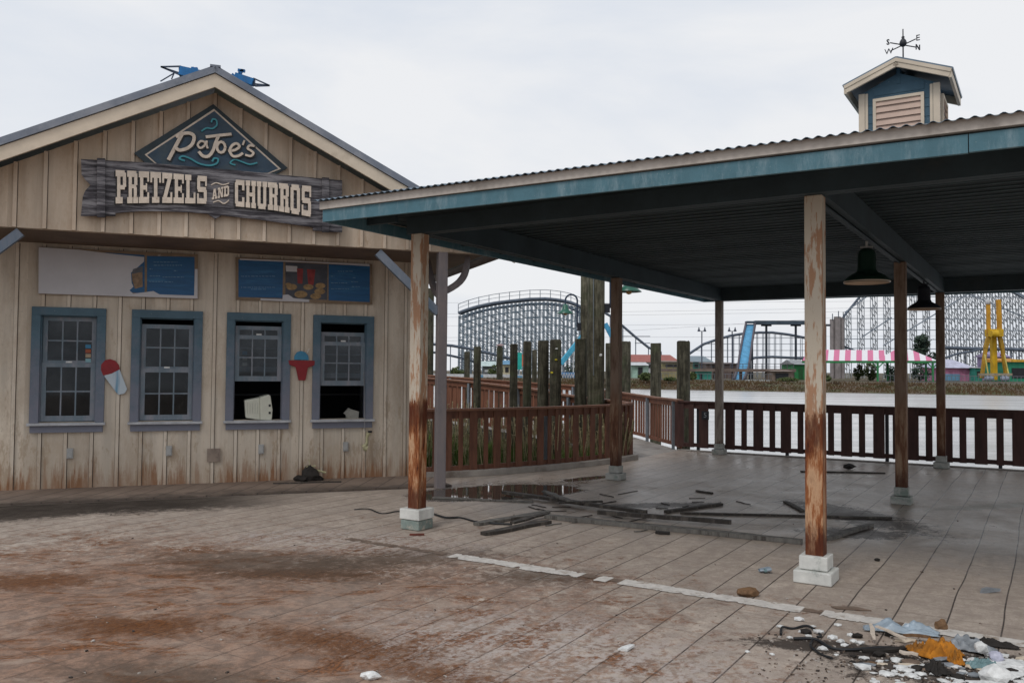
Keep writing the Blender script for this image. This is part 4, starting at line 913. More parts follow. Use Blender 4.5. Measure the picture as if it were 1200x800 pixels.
# weathervane
wv=bpy.data.objects.new('weathervane',None); col.objects.link(wv); wv.parent=sh; wv.location=CC+Z*5.24-wloc(sh); bpy.context.view_layer.update()
VC=CC+Z*5.60
m=MB(); m.tube([CC+Z*5.2,CC+Z*5.80],[.011,.007],8); m.build('pole',M['iron'],wv)
m=MB(); m.lathe(CC+Z*5.62,[(0,-.05),(.035,-.03),(.045,0),(.035,.035),(.015,.06),(.02,.08),(0,.1)],12); m.lathe(CC+Z*5.24,[(.09,-.02),(.06,.03),(.0,.05)],10); m.build('hub',M['iron'],wv)
eE=V((.33,-.944,0)); eN=V((.944,.33,0))
for dv,ch in((eE,'E'),(-eE,'W'),(eN,'N'),(-eN,'S')):
    m=MB(); m.tube([VC,VC+dv*.20],.007,6); m.build('arm',M['iron'],wv)
    m=MB(); ax=eN if ch in 'NS' else V((.80,-.6,0)); m.text(ch,VC+dv*.235,ax,Z,ax.cross(Z),.10,.006); m.build('compass_letter',M['iron'],wv)
# pendant lamps
def pendant(r,d,mat,label):
    c=S(r,d,0); t=thing('pendant_lamp',c+Z*2.53,label,'pendant lamp','barn lamps hanging under the shelter beam')
    m=MB(); m.tube([c+Z*2.96,c+Z*2.88],.014,8); m.tube([c+Z*2.90-RD*.06,c+Z*2.90+RD*.06],.012,8); m.build('stem',M['outlet'] if mat==M['greendk'] else M['iron'],t)
    m=MB(); pr=[(.0,.36),(.045,.355),(.075,.33),(.088,.29),(.090,.14),(.105,.11),(.17,.075),(.222,.03),(.226,.0)]
    m.lathe(c+Z*2.53,pr+[(.222,-.004)],28); m.build('shade',mat,t)
    m=MB(); m.lathe(c+Z*2.53,[(.221,-.003),(.20,.02),(.14,.07),(.07,.1),(.0,.105)],28); m.build('shade_lining',M['rim'],t)
    m=MB(); m.lathe(c+Z*2.53,[(.216,-.001),(.228,.004),(.228,.012),(.221,.014)],28); m.build('rim',M['rim'],t)
    m=MB(); m.lathe(c+Z*2.53,[(.0,.05),(.04,.06),(.05,.09),(.03,.11)],12); m.build('bulb',M['bulb'],t)
pendant(3.80,2.62,M['greendk'],'dark green barn lamp with pale rim hanging nearest, behind the white footed post')
pendant(3.86,6.94,M['iron'],'near black barn lamp hanging farther back, against the white coaster lattice')
# ------------------------------------------------------------ railings
def fence(name,path,zs,label,mp_,mc,zr=1.0,pw=.14,gap=.2,postn=1.5,zlo=.09,wide=True,capw=.14,gpost=M['galv'],off=0,cat='railing'):
    P=[p+Z*z for p,z in zip(path,zs)]
    t=thing(name,P[0]-Z*0,label,cat)
    L_=sum((P[i+1]-P[i]).length for i in range(len(P)-1)); n=max(2,int(L_/.1)); Q=[]
    Ls=[0]
    for i in range(1,len(P)): Ls.append(Ls[-1]+(P[i]-P[i-1]).length)
    def pt(s):
        s=max(0,min(L_,s)); i=0
        while i<len(P)-2 and Ls[i+1]<s: i+=1
        f=(s-Ls[i])/(Ls[i+1]-Ls[i]); d=(P[i+1]-P[i]); return P[i].lerp(P[i+1],f),V((d.x,d.y,0)).normalized()
    seg=[pt(L_*k/n)[0] for k in range(n+1)]
    def rb(z0,z1,a,b,nm,mat):
        m=MB(); ribbon(m,seg,a,b,z0,z1); m.build(nm,mat,t)
    rb(zr-.035,zr,-capw/2,capw/2,'cap_rail',mc); rb(zr-.15,zr-.037,-.018,.018,'upper_rail',mp_); rb(zlo,zlo+.075,-.018,.018,'bottom_rail',mp_)
    m=MB(); s=.03; k=0
    while s<L_-.05:
        w_=pw if (not wide or k%2==0) else pw*.56
        p,d=pt(s); nrm=V((d.y,-d.x,0)); m.obox(p+nrm*.030+Z*((zlo-.01+zr-.04)/2)+V((0,0,random.uniform(-.004,.004))),d*(w_/2),nrm*.010,Z*((zr-.04-zlo+.01)/2)); k+=1
        s+=w_/2+ (pw if (not wide or k%2==0) else pw*.56)/2+gap*random.uniform(.85,1.15)
    m.build('picket_panel',mp_,t)
    k=0; s=.4
    while s<L_:
        p,d=pt(s); nrm=V((d.y,-d.x,0)); m=MB(); m.obox(p-nrm*.05+Z*(zr-.05)/2-Z*.05,d*.028,nrm*.028,Z*((zr-.05)/2+.05)); m.build('post',gpost,t); s+=postn
    return t
random.seed(11)
fence('wooden_railing',[p+V((0,0,0)) for p in curve],[.05]*len(curve),'curved red brown picket railing between the snack stand and the shelter',M['picket'],M['cap'],.96,.125,.11,1.9,.03)
# end post of that railing
fence('wooden_railing',inner,zin,'inner red brown picket railing of the ramp, curving behind the pilings',M['picket2'],M['cap'],1.02,.10,.055,1.6,.05,False)
fence('wooden_railing',outer,zout,'outer picket railing of the ramp curving back along the lagoon',M['picket2'],M['cap'],1.02,.085,.075,1.8,.05,False)
dl=[K+FDIR*(i*1.0)+Z*0 for i in range(14)]
DR=fence('wooden_railing',dl,[0]*14,'dark brown straight picket railing along the water behind the shelter',M['picketdark'],M['picketdark'],1.0,.19,.12,1.75,.085,True,.12,M['iron'])
# small number plate on that railing
c=on_plane(826.5,486.5,K-DD*.06,DD)
npt=thing('number_plate',c-DD*.02,'small black number plate with a white figure 5 on the dark railing','sign')
m=MB(); m.obox(c,RD*.075,DD*.004,Z*.085); m.build('plate',M['iron'],npt)
m=MB(); m.text('5',c-DD*.006,RD,Z,-DD,.14,.002); m.build('figure',simple('faded_white',(.3,.32,.35),.6),npt)
# ------------------------------------------------------------ pilings
PL=[(500.5,509,338,24.5,-2,'tall narrow timber piling seen just right of the rusted left post'),
(544,551,412,26,-2,'thin low timber piling, leftmost of those under the wooden coaster hill'),
(555,564,406,17.6,-.2,'dark mossy timber piling, leftmost in front of the ramp railing'),
(582,589.5,406,26,-2,'thin timber piling behind the ramp railing topped by a pinkish cap'),
(597.5,607,403,17.1,-.2,'slim timber piling standing just left of the turquoise sign'),
(613,623,400,16.6,-.2,'timber piling standing just right of the turquoise sign'),
(623.5,629.5,410,24,-2,'short dark piling glimpsed in the gap left of the paired pilings'),
(630,643.6,399,16.1,-.2,'left timber piling of the touching pair beside the light blue rail'),
(644.2,658,398,15.85,-.2,'right timber piling of the touching pair, with yellow lichen spots'),
(673.5,688,397,16.25,-.2,'cut timber piling standing at the foot of the two tall lamp poles'),
(709.5,717.5,402,21,-2,'narrow cut piling directly right of the thick tall pole'),
(727.5,739.5,400,25.5,-2,'cut timber piling just right of the shelter post, behind the ramp railing'),
(762,775,402,26,-2,'grey cut piling standing in the water, middle one before the red roof'),
(793,809,399.5,19.6,-2,'darkest and tallest cut piling in the water at the corner of the railings')]
random.seed(3)
def piling(x0,x1,top,Y,zb_,label,name='timber_piling',grp='cut timber pilings by the ramp',ztop=None):
    mname=name; name='timber_pole' if ztop else name
    xc=(x0+x1)/2; P=at(xc,top,Y); r=(x1-x0)/2/FPX*Y*.985; zt_=ztop or P.z
    t=thing(name,V((P.x,P.y,zb_)),label,'piling',grp)
    m=MB(); n=16; rings=[]; hs=[zb_,zb_+(zt_-zb_)*.5,zt_-.02,zt_]
    ph=random.random()*9
    for h_ in hs:
        rr=r*(1.03-.05*(h_-zb_)/(zt_-zb_)) - (.012 if h_==zt_ else 0)
        rings.append([V((P.x+rr*math.cos(2*PI*k/n)*(1+.04*mnoise.noise(V((k*1.3,ph,h_*.5)))),P.y+rr*math.sin(2*PI*k/n),h_+(.02*mnoise.noise(V((k*.9,ph,2))) if h_>zt_-.03 else 0))) for k in range(n)])
    m.add([p for q in rings for p in q],[(i*n+k,i*n+(k+1)%n,(i+1)*n+(k+1)%n,(i+1)*n+k) for i in range(3) for k in range(n)],True)
    m.add(rings[-1],[tuple(range(n))]); m.build('shaft',M['pilingtall' if name=='timber_pole' else 'piling'],t)
    return t,V((P.x,P.y,0)),r
for a in PL:
    t,P,r=piling(*a)
    if a[0]==644.2:
        m=MB()
        for (x,y) in((651.5,421.5),(646.5,436.5)): rock(m,at(x,y,15.85-r-.005),(.03,.01,.02),1,n=1)
        m.build('lichen',simple('yellow_lichen',(.5,.4,.02),.8),t)
        m=MB(); rock(m,at(652,408.5,15.85-r-.005),(.028,.01,.015),2,n=1); m.build('metal_tag',M['white'],t)
    if a[0]==582:
        m=MB(); rock(m,at(586,404.5,26),(.10,.10,.05),2,n=2); m.build('pinkish_cap',simple('pinkish_cap',(.4,.28,.27),.7),t)
tl,Pl,rl=piling(680.5,690,320,18.9,-.2,'thinner tall timber pole carrying the green gooseneck lamp','timber_pole','tall timber lamp poles',4.9)
tk,Pk,rk=piling(689,709,320,15.9,-.2,'thickest tall timber pole standing behind the curved railing','timber_pole','tall timber lamp poles',4.6)
m=MB(); m.tube([at(695.5,325,15.9-rk-.01),at(695.5,440,15.9-rk-.01)],.008,5); m.build('conduit',M['galv'],tk)
m=MB(); rock(m,at(704,416,15.9-rk),(.03,.01,.03),2,n=1); m.build('metal_tag',M['white'],tk)
def goose(Y,br,armx,topy,shx,shy,wpx,label,arcR):
    t=thing('gooseneck_lamp',at(br[0],br[1],Y),label,'lamp','green gooseneck lamps on the tall poles')
    s=FPX/Y; sg=-1 if shx<armx else 1
    m=MB(); pts=[at(armx,br[1],Y),at(armx,topy+arcR*s,Y)]
    cx=(armx+shx)/2; rx=abs(armx-shx)/2
    for k in range(1,9):
        a=PI*k/8; pts.append(at(cx-sg*rx*math.cos(a),topy+rx-rx*math.sin(a),Y))
    pts.append(at(shx,shy-10*wpx/20,Y)); m.tube(pts,.020,8); m.build('arm',M['navy'],t)
    m=MB(); m.obox(at(br[0],br[1],Y),V((.05,0,0)),V((0,.04,0)),V((0,0,.085))); m.build('bracket',M['iron'],t)
    c=at(shx,shy,Y); R_=wpx/2/s
    m=MB(); m.lathe(c,[(.0,R_*1.15),(R_*.18,R_*1.12),(R_*.34,R_*.9),(R_*.36,R_*.62),(R_*.5,R_*.42),(R_,R_*.03),(R_,0),(R_*.93,0),(R_*.45,R_*.34),(0,R_*.4)],24); m.build('shade',M['green'],t)
    m=MB(); m.lathe(c,[(0,-R_*.22),(R_*.2,-R_*.14),(R_*.24,0),(R_*.18,R_*.3)],14); m.build('bulb',M['bulb'],t)
goose(18.9,(679,383),676.5,345,662.5,367.5,20,'green gooseneck lamp arching left from the thinner tall pole',.13)
goose(15.9,(711.5,361),715.3,318,737,342,30,'green gooseneck lamp with amber bulb, half hidden right of the shelter post',.2)
# ------------------------------------------------------------ weeds behind the railing
def inbed():
    while True:
        f=random.random(); a=lerp_cache_a[int(f*39)]; b=lerp_cache_b[int(f*39)]; g=random.random(); p=a.lerp(b,g)
        return p
lerp_cache_a=lerp_path([p for p in curve],[0]*len(curve),40); lerp_cache_b=lerp_path(inner[::-1],[0]*len(inner),40)
random.seed(21); m=MB()
for k in range(6500):
    p=inbed(); p=V((p.x,p.y,-.12)); h_=random.uniform(.08,.30)*(1+.8*max(0,mnoise.noise(p*1.1))); a=random.random()*2*PI; d=V((math.cos(a),math.sin(a),0)); l=V((random.uniform(-.12,.12),random.uniform(-.12,.12),h_))
    m.add([p-d*.012,p+d*.012,p+l*.6+d*.008,p+l],[(0,1,2,3)])
m.build('grass',M['grass'])['kind']='stuff'
random.seed(22); m=MB()
for k in range(1100):
    p=inbed(); p=V((p.x,p.y,-.12))
    if mnoise.noise(p*.9+V((4,2,0)))<-.05: continue
    h_=random.uniform(.5,1.05); l=V((random.uniform(-.15,.15),random.uniform(-.15,.15),h_)); m.bar(p,p+l,.009,.009)
    for j in range(9):
        q=p+l*random.uniform(.5,1); e=V((random.uniform(-1,1),random.uniform(-1,1),random.uniform(-.2,1))).normalized()*random.uniform(.02,.06); s_v=e.cross(Z)*.35; m.add([q,q+e*.5+s_v,q+e,q+e*.5-s_v],[(0,1,2,3)])
m.build('dry_weeds',M['straw'])['kind']='stuff'
# ------------------------------------------------------------ loose planks and litter
random.seed(31)
def plank(a,b,w_,h_,mat,label,name='loose_plank',cat='plank',z0=.003,z1=None,grp='loose boards strewn under the shelter'):
    h_=h_*.7; A,B=gp(*a,0),gp(*b,0); z1=z1 if z1 is not None else z0
    t=tagp=MB(); n=6; d=(B-A).normalized(); sd_=V((d.y,-d.x,0)); n=max(3,int((B-A).length/.18)); vs_=[]
    for i in range(n+1):
        f=i/n; c=A.lerp(B,f)+Z*(z0*(1-f)+z1*f)+sd_*mnoise.noise(V((a[0]*.3,f*2.2,1)))*.035; ww=w_*(1+.5*mnoise.noise(V((a[0],f*5,3))))
        if i in(0,n): ww*=.75
        for sx,zz in((-1,0),(1,0),(1,h_),(-1,h_)): vs_.append(c+sd_*(ww/2*sx)+Z*zz)
    fs=[(4*i+k,4*i+(k+1)%4,4*i+4+(k+1)%4,4*i+4+k) for i in range(n) for k in range(4)]+[(0,1,2,3),(4*n+3,4*n+2,4*n+1,4*n)]
    t.add(vs_,fs); o=t.build(name,mat,None,A); tag(o,label,cat,grp); return o
plank((565,627),(643,613),.10,.045,M['plankdark'],'short dark board lying nearest the left rusted post, lowest of the heap')
plank((559,616),(641,601),.11,.04,M['plank'],'weathered board lying just behind the lowest short dark board')
plank((600,617),(640,606),.07,.03,M['plankdark'],'narrow dark sliver between two short boards at the left end of the heap',z0=.03)
plank((640,607),(940,637),.12,.055,M['plank'],'longest pale grey board running from the heap to the white footed post')
plank((700,606),(857,618),.06,.06,M['plankdark'],'dark batten with a thick black end lying along the longest pale board',z0=.036)
plank((507,584),(625,589),.035,.03,M['plank'],'long thin batten at the edge of the puddle')
plank((590,580),(757,607),.09,.05,M['plankdark'],'dark split board crossing the heap diagonally from the puddle side',z0=.02,z1=.05)
plank((637,580),(668,598),.08,.03,M['plank'],'short pale board sticking out behind the heap',z0=.04,z1=.10)
plank((655,597),(705,595),.05,.03,M['plankdark'],'short dark stick lying on the back of the heap',z0=.07)
plank((780,601),(845,592),.07,.04,M['plankdark'],'short board with pale top lying apart right of the heap')
plank((797,602),(1045,608),.045,.03,M['plankdark'],'long thin dark batten passing behind the white footed post')
plank((968,633),(1022,617),.08,.04,M['plank'],'mossy grey board lying just right of the white footed post')
plank((938,553),(1037,555),.06,.03,M['plankdark'],'thin dark board lying flat near the lagoon railing')
plank((922,589),(942,600),.07,.03,M['plankdark'],'small dark offcut left of the white footed post at mid height')
plank((815,576),(834,579),.05,.03,M['plankdark'],'tiny curved dark offcut lying alone under the shelter')
plank((768,625),(785,626),.07,.03,M['charred'],'small black offcut just below the longest pale board')
plank((320,569),(400,567),.05,.02,M['plankdark'],'thin dark strip lying on the sidewalk before the third window',z0=.028,grp='boards on the sidewalk')
plank((480,627),(497,627),.035,.02,simple('red_brown_chip',(.16,.04,.025),.7),'small red brown chip of wood in front of the left footing',cat='wood chip')
def litter(name,label,cat,px,py,r,mat,seed,z=None,grp=None,n=2):
    P=gp(px,py); m=MB(); zz=r[2]*.75; rock(m,P+Z*(zz if z is None else z),r,seed,n=n); o=m.build(name,mat,None,P); tag(o,label,cat,grp); return o
random.seed(91)
for k in range(26):
    px=random.gauss(720,95); py=random.gauss(602,13)
    if not(520<px<940) or not(578<py<640): px,py=random.uniform(600,850),random.uniform(590,615)
    a_=random.uniform(-.5,.5); l_=random.uniform(6,22); plank((px,py),(px+l_,py+l_*a_*.5),random.uniform(.008,.02),.012,M['plankdark'] if k%3 else M['plank'],'small wood splinter scattered around the fallen boards','wood_splinter','splinter',grp='splinters around the fallen boards')
litter('dark_lump','black lump lying on the thin board near the lagoon railing','debris',995,550.5,(.10,.08,.045),M['charred'],4,z=.06)
litter('brown_clump','crumpled brown clump lying on the white painted line','debris',877,698,(.085,.05,.035),M['tan'],5)
litter('brown_clump','small brown clump on the white line just above the orange cloth','debris',1103,737,(.04,.03,.035),M['tan'],8)
litter('white_block','pale broken block lying in the foreground at the bottom edge of the view','debris',434,795,(.05,.035,.022),M['white'],6)
litter('dark_chip','small black chip alone on the paving right of the white footed post','debris',1028,657,(.022,.02,.015),M['charred'],2)
def shard(px,py,pts,th,mat,label,name='white_shard',cat='shard',grp=None,tilt=0.0):
    P=gp(px,py); m=MB(); m.prism(pts,P+Z*.004,V((1,0,tilt)),V((0,1,0)),Z*th); o=m.build(name,mat,None,P); tag(o,label,cat,grp); return o
shard(734,761,[(-.05,0),(0,-.04),(.05,.02),(.03,.04),(-.02,.03)],.012,M['white'],'white shard lying alone in the foreground left of the litter pile',tilt=.2)
shard(1158,694,[(-.07,-.02),(.08,-.02),(.02,.06),(-.02,.05)],.02,M['vinyl2'],'folded grey scrap with pale middle on the paving right of the shelter post','grey_scrap','scrap',tilt=.15)
shard(1001,714,[(-.12,-.0),(.10,-.04),(.02,.05),(-.14,.05)],.006,M['linebrown'],'flat dark scrap touching the white line between two worn gaps','dark_scrap','scrap')
# crushed cup
P=gp(897,671); cc=thing('crushed_cup',P,'crushed pale blue cup with a teal band lying left of the white footed post','cup')
m=MB(); tm=Matrix.Rotation(1.45,3,'Y')@Matrix.Diagonal((.45,1,1)).to_3x3(); m.lathe(P+Z*.022+V((-.05,0,0)),[(.026,0),(.032,.03),(.041,.065),(.037,.09)],14,tm); m.build('cup_wall',M['vinyl'],cc)
m=MB(); m.lathe(P+Z*.022+V((-.02,0,0)),[(.040,0),(.0425,.022)],14,tm); m.build('cup_band',M['teal'],cc)
# cables
def cable(pts,r,label,z=.012,grp=None):
    P=[gp(*p)+Z*(z+.008*math.sin(i*2.1)) for i,p in enumerate(pts)]; 
    Q=[V(q) for q in smooth([tuple(p) for p in P],5)]
    m=MB(); m.tube(Q,r,6); o=m.build('cable',M['cable'],None,P[0]); tag(o,label,'cable',grp)
cable([(415,598),(432,598),(448,602),(466,600),(482,603)],.007,'thin black cable on the paving left of the rusted left post')
cable([(508,603),(522,608),(540,607),(562,613),(600,616)],.011,'black cable running from the left footing to the boards')
cable([(915,745),(917,738),(930,737),(943,735),(952,739),(962,745),(958,748)],.008,'looped black cable at the left end of the litter pile')
cable([(930,750),(955,752),(975,760),(1000,763),(1030,762),(1050,760)],.009,'black cable running from the loop into the litter pile')
cable([(952,752),(950,760),(962,767),(975,773)],.007,'short black cable end curving down left of the litter pile')
# crumpled sheets
def cloth(px,py,a,b,rot,h_,mat,label,name,cat,seed,z0=.01,n=26,fold=2.2):
    P=gp(px,py); m=MB(); ca,sa=math.cos(rot),math.sin(rot); rows=[]
    for j in range(n+1):
        r_=[]
        for i in range(n+1):
            u=(i/n-.5)*2; v=(j/n-.5)*2; e=1-max(abs(u),abs(v))**3
            k=1+.22*mnoise.noise(V((u*1.3+seed,v*1.3,seed)))
            x=u*a*k; y=v*b*k
            hz=abs(mnoise.noise(V((u*fold+seed*2,v*fold,1))))*1.5+.7*abs(mnoise.noise(V((u*5,v*5,seed))))+.25*abs(mnoise.noise(V((u*11,v*11,seed))))+.15
            r_.append(P+V((x*ca-y*sa,x*sa+y*ca,z0+h_*hz*max(.08,e))))
        rows.append(r_)
    m.grid(rows,True); o=m.build(name,mat,None,P); md=o.modifiers.new('s','SOLIDIFY'); md.thickness=.004; tag(o,label,cat); return o
cloth(1098,767,.13,.085,.3,.075,M['orange'],'crumpled orange cloth in the middle of the litter pile','orange_cloth','cloth',3,fold=1.5)
cloth(1076,764,.06,.04,0,.05,M['orange'],'small flap of orange cloth left of the larger crumpled piece','orange_cloth','cloth',7)
cloth(1120,778,.035,.05,0,.05,M['orange'],'orange rag scrap at the lower right of the litter pile','orange_cloth','cloth',17)
cloth(1058,741,.21,.055,-.32,.045,M['vinyl'],'pale blue grey vinyl strip lying across the back of the litter pile','vinyl_strip','plastic sheet',11,fold=1.4)
cloth(1137,762,.13,.06,-.55,.06,M['vinyl2'],'crumpled grey plastic sheet right of the orange cloth','plastic_sheet','plastic sheet',13)
cloth(1150,781,.085,.04,.2,.035,M['teal'],'teal grey plastic bag at the right of the litter pile','plastic_bag','plastic bag',5)
cloth(1160,757,.15,.03,-.35,.03,M['charred'],'black torn strip lying behind the grey plastic sheet','torn_strip','plastic sheet',15)
cloth(1098,788,.05,.06,.2,.05,M['charred'],'black rag at the bottom centre of the litter pile','black_rag','rag',19)
def slat(a,b,w_,h_,label,z=.02,mat=None,z1=None): 
    o=plank(a,b,w_,h_,mat or M['bone'],label,'loose_lath','lath',z,z1,'slats in the litter pile')
slat((1020,737),(1025,755),.022,.012,'short upright pointing pale slat at the left end of the vinyl strip',.03)
slat((1027,742),(1062,757),.025,.015,'long pale slat sloping down across the litter pile',.04)
slat((1054,770),(1076,774),.035,.015,'wide cream slat in the lower middle of the litter pile',.03)
slat((1010,764),(1065,762),.04,.02,'dark rotten lath lying under the pale slats',.005,M['charred'])
slat((1058,751),(1090,753),.02,.02,'thin tan lath just above the orange cloth flap',.03,M['tan'])
# white ceramic rounded pieces
litter('broken_bowl','large white rounded fragment at the bottom right of the litter pile','debris',1166,797,(.075,.06,.045),M['white'],21)
litter('broken_bowl','white cup like fragment at the right of the orange cloth','debris',1150,771,(.035,.03,.035),M['white'],22,z=.06)
litter('broken_bowl','pale rounded piece with dark rim right of the teal bag','debris',1168,778,(.04,.035,.03),simple('lavender_white',(.5,.5,.6),.4),23,z=.04)
random.seed(41)
for k in range(150):
    if k<90: px=random.gauss(1085,50); py=random.gauss(786,12)
    else: px=random.uniform(1150,1225); py=random.uniform(772,806)
    if px<1010 or px>1235 or py<766 or py>830: px,py=random.uniform(1040,1200),random.uniform(778,806)
    s=min(.05,random.lognormvariate(-4.15,.5))*(1.35 if px>1140 else 1)
    litter('plaster_fragment','small white broken plaster fragment in the litter pile','fragment',px,py,(s*random.uniform(.8,1.7),s,s*.32),M['white'],k*1.7,grp='plaster fragments in the litter pile',n=1)
for k,(px,py,s) in enumerate([(937,727,.028),(914,735,.022),(960,742,.03),(947,746,.02),(982,733,.02),(975,748,.026),(985,752,.022),(997,745,.02),(964,761,.026),(1011,784,.035),(1000,752,.02),(990,757,.02),(953,735,.018),(925,748,.018),(1008,754,.022),(940,741,.02),(876,764,.013),(905,767,.013),(980,768,.014),(1030,776,.018)]):
    litter('plaster_chip','white plaster chip scattered left of the litter pile','fragment',px,py,(s*1.3,s,s*.55),M['white'],k*2.3+5,grp='plaster chips left of the litter pile',n=1)
for k,(px,py,s) in enumerate([(945,742,.03),(1005,747,.028),(1044,745,.03),(1075,785,.03),(1122,795,.03),(1185,790,.035),(1030,768,.03),(1000,770,.016)]):
    litter('dark_fragment','small dark fragment in and around the litter pile','fragment',px,py,(s*1.3,s,s*.6),M['charred'],k*2.9+5,grp='dark fragments around the litter pile',n=1)
random.seed(77)
for k in range(46):
    px=random.gauss(1100,52); py=random.gauss(776,13)
    if not(985<px<1230) or not(745<py<815) or (px>1090 and py<757): px,py=random.uniform(1030,1190),random.uniform(768,800)
    s=min(.045,random.lognormvariate(-4.0,.45)); litter('rubbish_scrap','small brown or tan scrap mixed into the litter pile','scrap',px,py,(s*random.uniform(.8,2.2),s,s*.35),[M['tan'],M['trim'],M['charred'],M['vinyl2'],M['linebrown']][k%5],k*1.3+9,grp='brown and tan scraps in the litter pile',n=1)
m=MB(); random.seed(43)
for k in range(640):
    if k<420: px=random.gauss(1090,80); py=random.gauss(780,18)
    elif k<520: px=random.uniform(880,1100); py=random.uniform(735,800)
    else: px=random.uniform(60,1190); py=random.uniform(600,798)
    if not(0<px<1230 and 590<py<815): continue
    if py<765 and px>1080 and k<420: continue
    P=gp(px,py); s=random.uniform(.002,.007); a=random.random()*6
    m.obox(P+Z*s*.6,V((math.cos(a),math.sin(a),.2))*s*1.4,V((-math.sin(a),math.cos(a),0))*s,Z*s*.6)
def grit_mat():
    n=NT('mixed_grit'); c=n.ramp(n.noise(n.pos(),31,1,.5),[(.40,(.04,.03,.025)),(.5,(.2,.14,.1)),(.56,(.42,.38,.34))]); return n.out(c,.8)
m.build('grit',grit_mat())['kind']='stuff'
# ------------------------------------------------------------ far side of the lagoon
GZ=.22
def bbox(m,x0,y0,x1,y1,Y,dp=6,toground=False):
    A=at(x0,y0,Y); B=at(x1,y1,Y); z1,z0=A.z,(GZ-.1 if toground else B.z); xa,xb=A.x,B.x
    m.obox(V(((xa+xb)/2,Y+dp/2,(z0+z1)/2)),V(((xb-xa)/2,0,0)),V((0,dp/2,0)),V((0,0,(z1-z0)/2)))
steel=flat('coaster_steel',(.15,.205,.255)); steel2=flat('lattice_grey',(.22,.25,.29)); trackm=flat('track_dark',(.10,.125,.165))
# wooden coaster hill, left
def track_tube(m,pts,r,n=5): m.tube(pts,r,n)
def hill_y(x):
    pts=[(537,367),(545,363.5),(560,359),(580,355),(600,352.5),(620,350.5),(640,350),(655,351.5),(668,354),(680,359),(690,366),(700,374)]
    for (a,b),(c,d) in zip(pts,pts[1:]):
        if x<=c: return b+(d-b)*(x-a)/(c-a)
    return pts[-1][1]
cl=thing('wooden_coaster',at(610,443,205),'tall blue grey wooden coaster hill rising behind the cut pilings','roller coaster')
for LY,nm in((198,'support_lattice'),(206,'support_lattice'),(214,'support_lattice')):
    m=MB(); random.seed(int(LY))
    x=537.5+(LY-198)*.12
    xs_=[]
    while x<(700 if LY<210 else 684): xs_.append(x); x+=4.7
    for i,x in enumerate(xs_):
        yt=hill_y(x)+3; T=at(x,yt,LY); B=V((T.x,T.y,GZ)); m.bar(B,T,.17,.17)
        if i+1<len(xs_):
            T2=at(xs_[i+1],hill_y(xs_[i+1])+3,LY); z=T.z-.4; k=0
            while z>1.5:
                z2=max(1,z-1.75)
                if random.random()<.85: m.bar(V((T.x,T.y,z)),V((T2.x,T2.y,z)),.12,.15)
                
                if (i+k)%2 and random.random()<.9: m.bar(V((T.x,T.y,z)),V((T2.x,T2.y,z2)),.11,.11)
                z=z2; k+=1
    m.build(nm,steel,cl)
m=MB(); random.seed(9)   # ties between the bents, seen on the left end
for i,x in enumerate([537.5,549,562,575,590,606,623,640,657,674]):
    T=at(x,hill_y(x)+3,198); z=T.z-.5
    while z>1.5: m.bar(V((T.x,198,z)),V((T.x+1.9,214,z)),.16,.18); z-=1.75
m.build('bent_ties',steel,cl)
m=MB(); P=[at(x,hill_y(x),197+k) for k in(0,) for x in range(537,704,6)]
m.tube(P,.40,5); m.tube([p+V((.3,2.2,0)) for p in P],.38,5); m.tube([p+V((.5,16,.1)) for p in P],.35,5); m.build('track',trackm,cl)
m=MB(); 
for q in P[::2]: m.bar(q,q+Z*2.2,.16,.16)
m.tube([q+Z*2.1 for q in P],.07,4); m.tube([q+Z*1.2 for q in P],.05,4); m.build('handrail',steel2,cl)
m=MB(); low=[(470,398,190),(505,403,190),(530,405,190),(548,408,190),(570,413,190),(595,419,190),(610,424,190)]
P=[at(*a) for a in low]; m.tube(P,.34,5); P2=[at(*a) for a in((470,410,192),(510,413,192),(530,417,192),(548,421,192),(570,428,192))]; m.tube(P2,.28,5); 
for q in [at(x,404,190) for x in(480,497,515,528,541,556)]: m.bar(V((q.x,190,GZ)),q,.2,.2)
m.build('lower_track',trackm,cl)
m=MB(); P=[at(*a) for a in((690,356,200),(700,361,200),(715,370,200),(730,382,200),(745,395,200),(760,407,200),(775,413,200))]; m.tube(P,.32,5)
for q in P[2:]: m.bar(V((q.x,200,GZ)),q,.2,.2)
for a,b in((728,394),(744,402)): m.bar(at(a,b,200),at(762,b,200),.15,.15)
m.build('descending_track',trackm,cl)
# middle coaster
cm=thing('steel_coaster',at(880,443,200),'low arched coaster hump on thin lattice behind the blue water chute','roller coaster')
mid_=[(800,420),(812,411.5),(825,403),(838,398.5),(855,393.5),(870,391),(890,389.5),(905,389.5),(925,392),(945,396),(960,400)]
m=MB(); P=[at(x,y,200) for x,y in mid_]; m.tube(P,.33,5); m.build('track',trackm,cm)
m=MB(); P2=[at(x,y,200) for x,y in((860,428),(885,419),(905,418),(925,419),(945,420))]; m.tube(P2,.33,5); m.build('lower_track',trackm,cm)
m=MB(); f=lin([(a,b) for a,b in mid_]); x=822; i=0
while x<958:
    T=at(x,f(x)+1,200); m.bar(V((T.x,200,GZ)),T,.13,.13); T2=V((T.x+.6,203,T.z)); m.bar(V((T2.x,203,GZ)),T2,.12,.12)
    x+=7 if 840<x<912 else 12
for y in(396,403,410.5,418): 
    a=next(xx for xx in range(815,900) if f(xx)<y); m.bar(at(a,y,200),at(956,y,200),.13,.13)
m.build('support_lattice',steel2,cm)
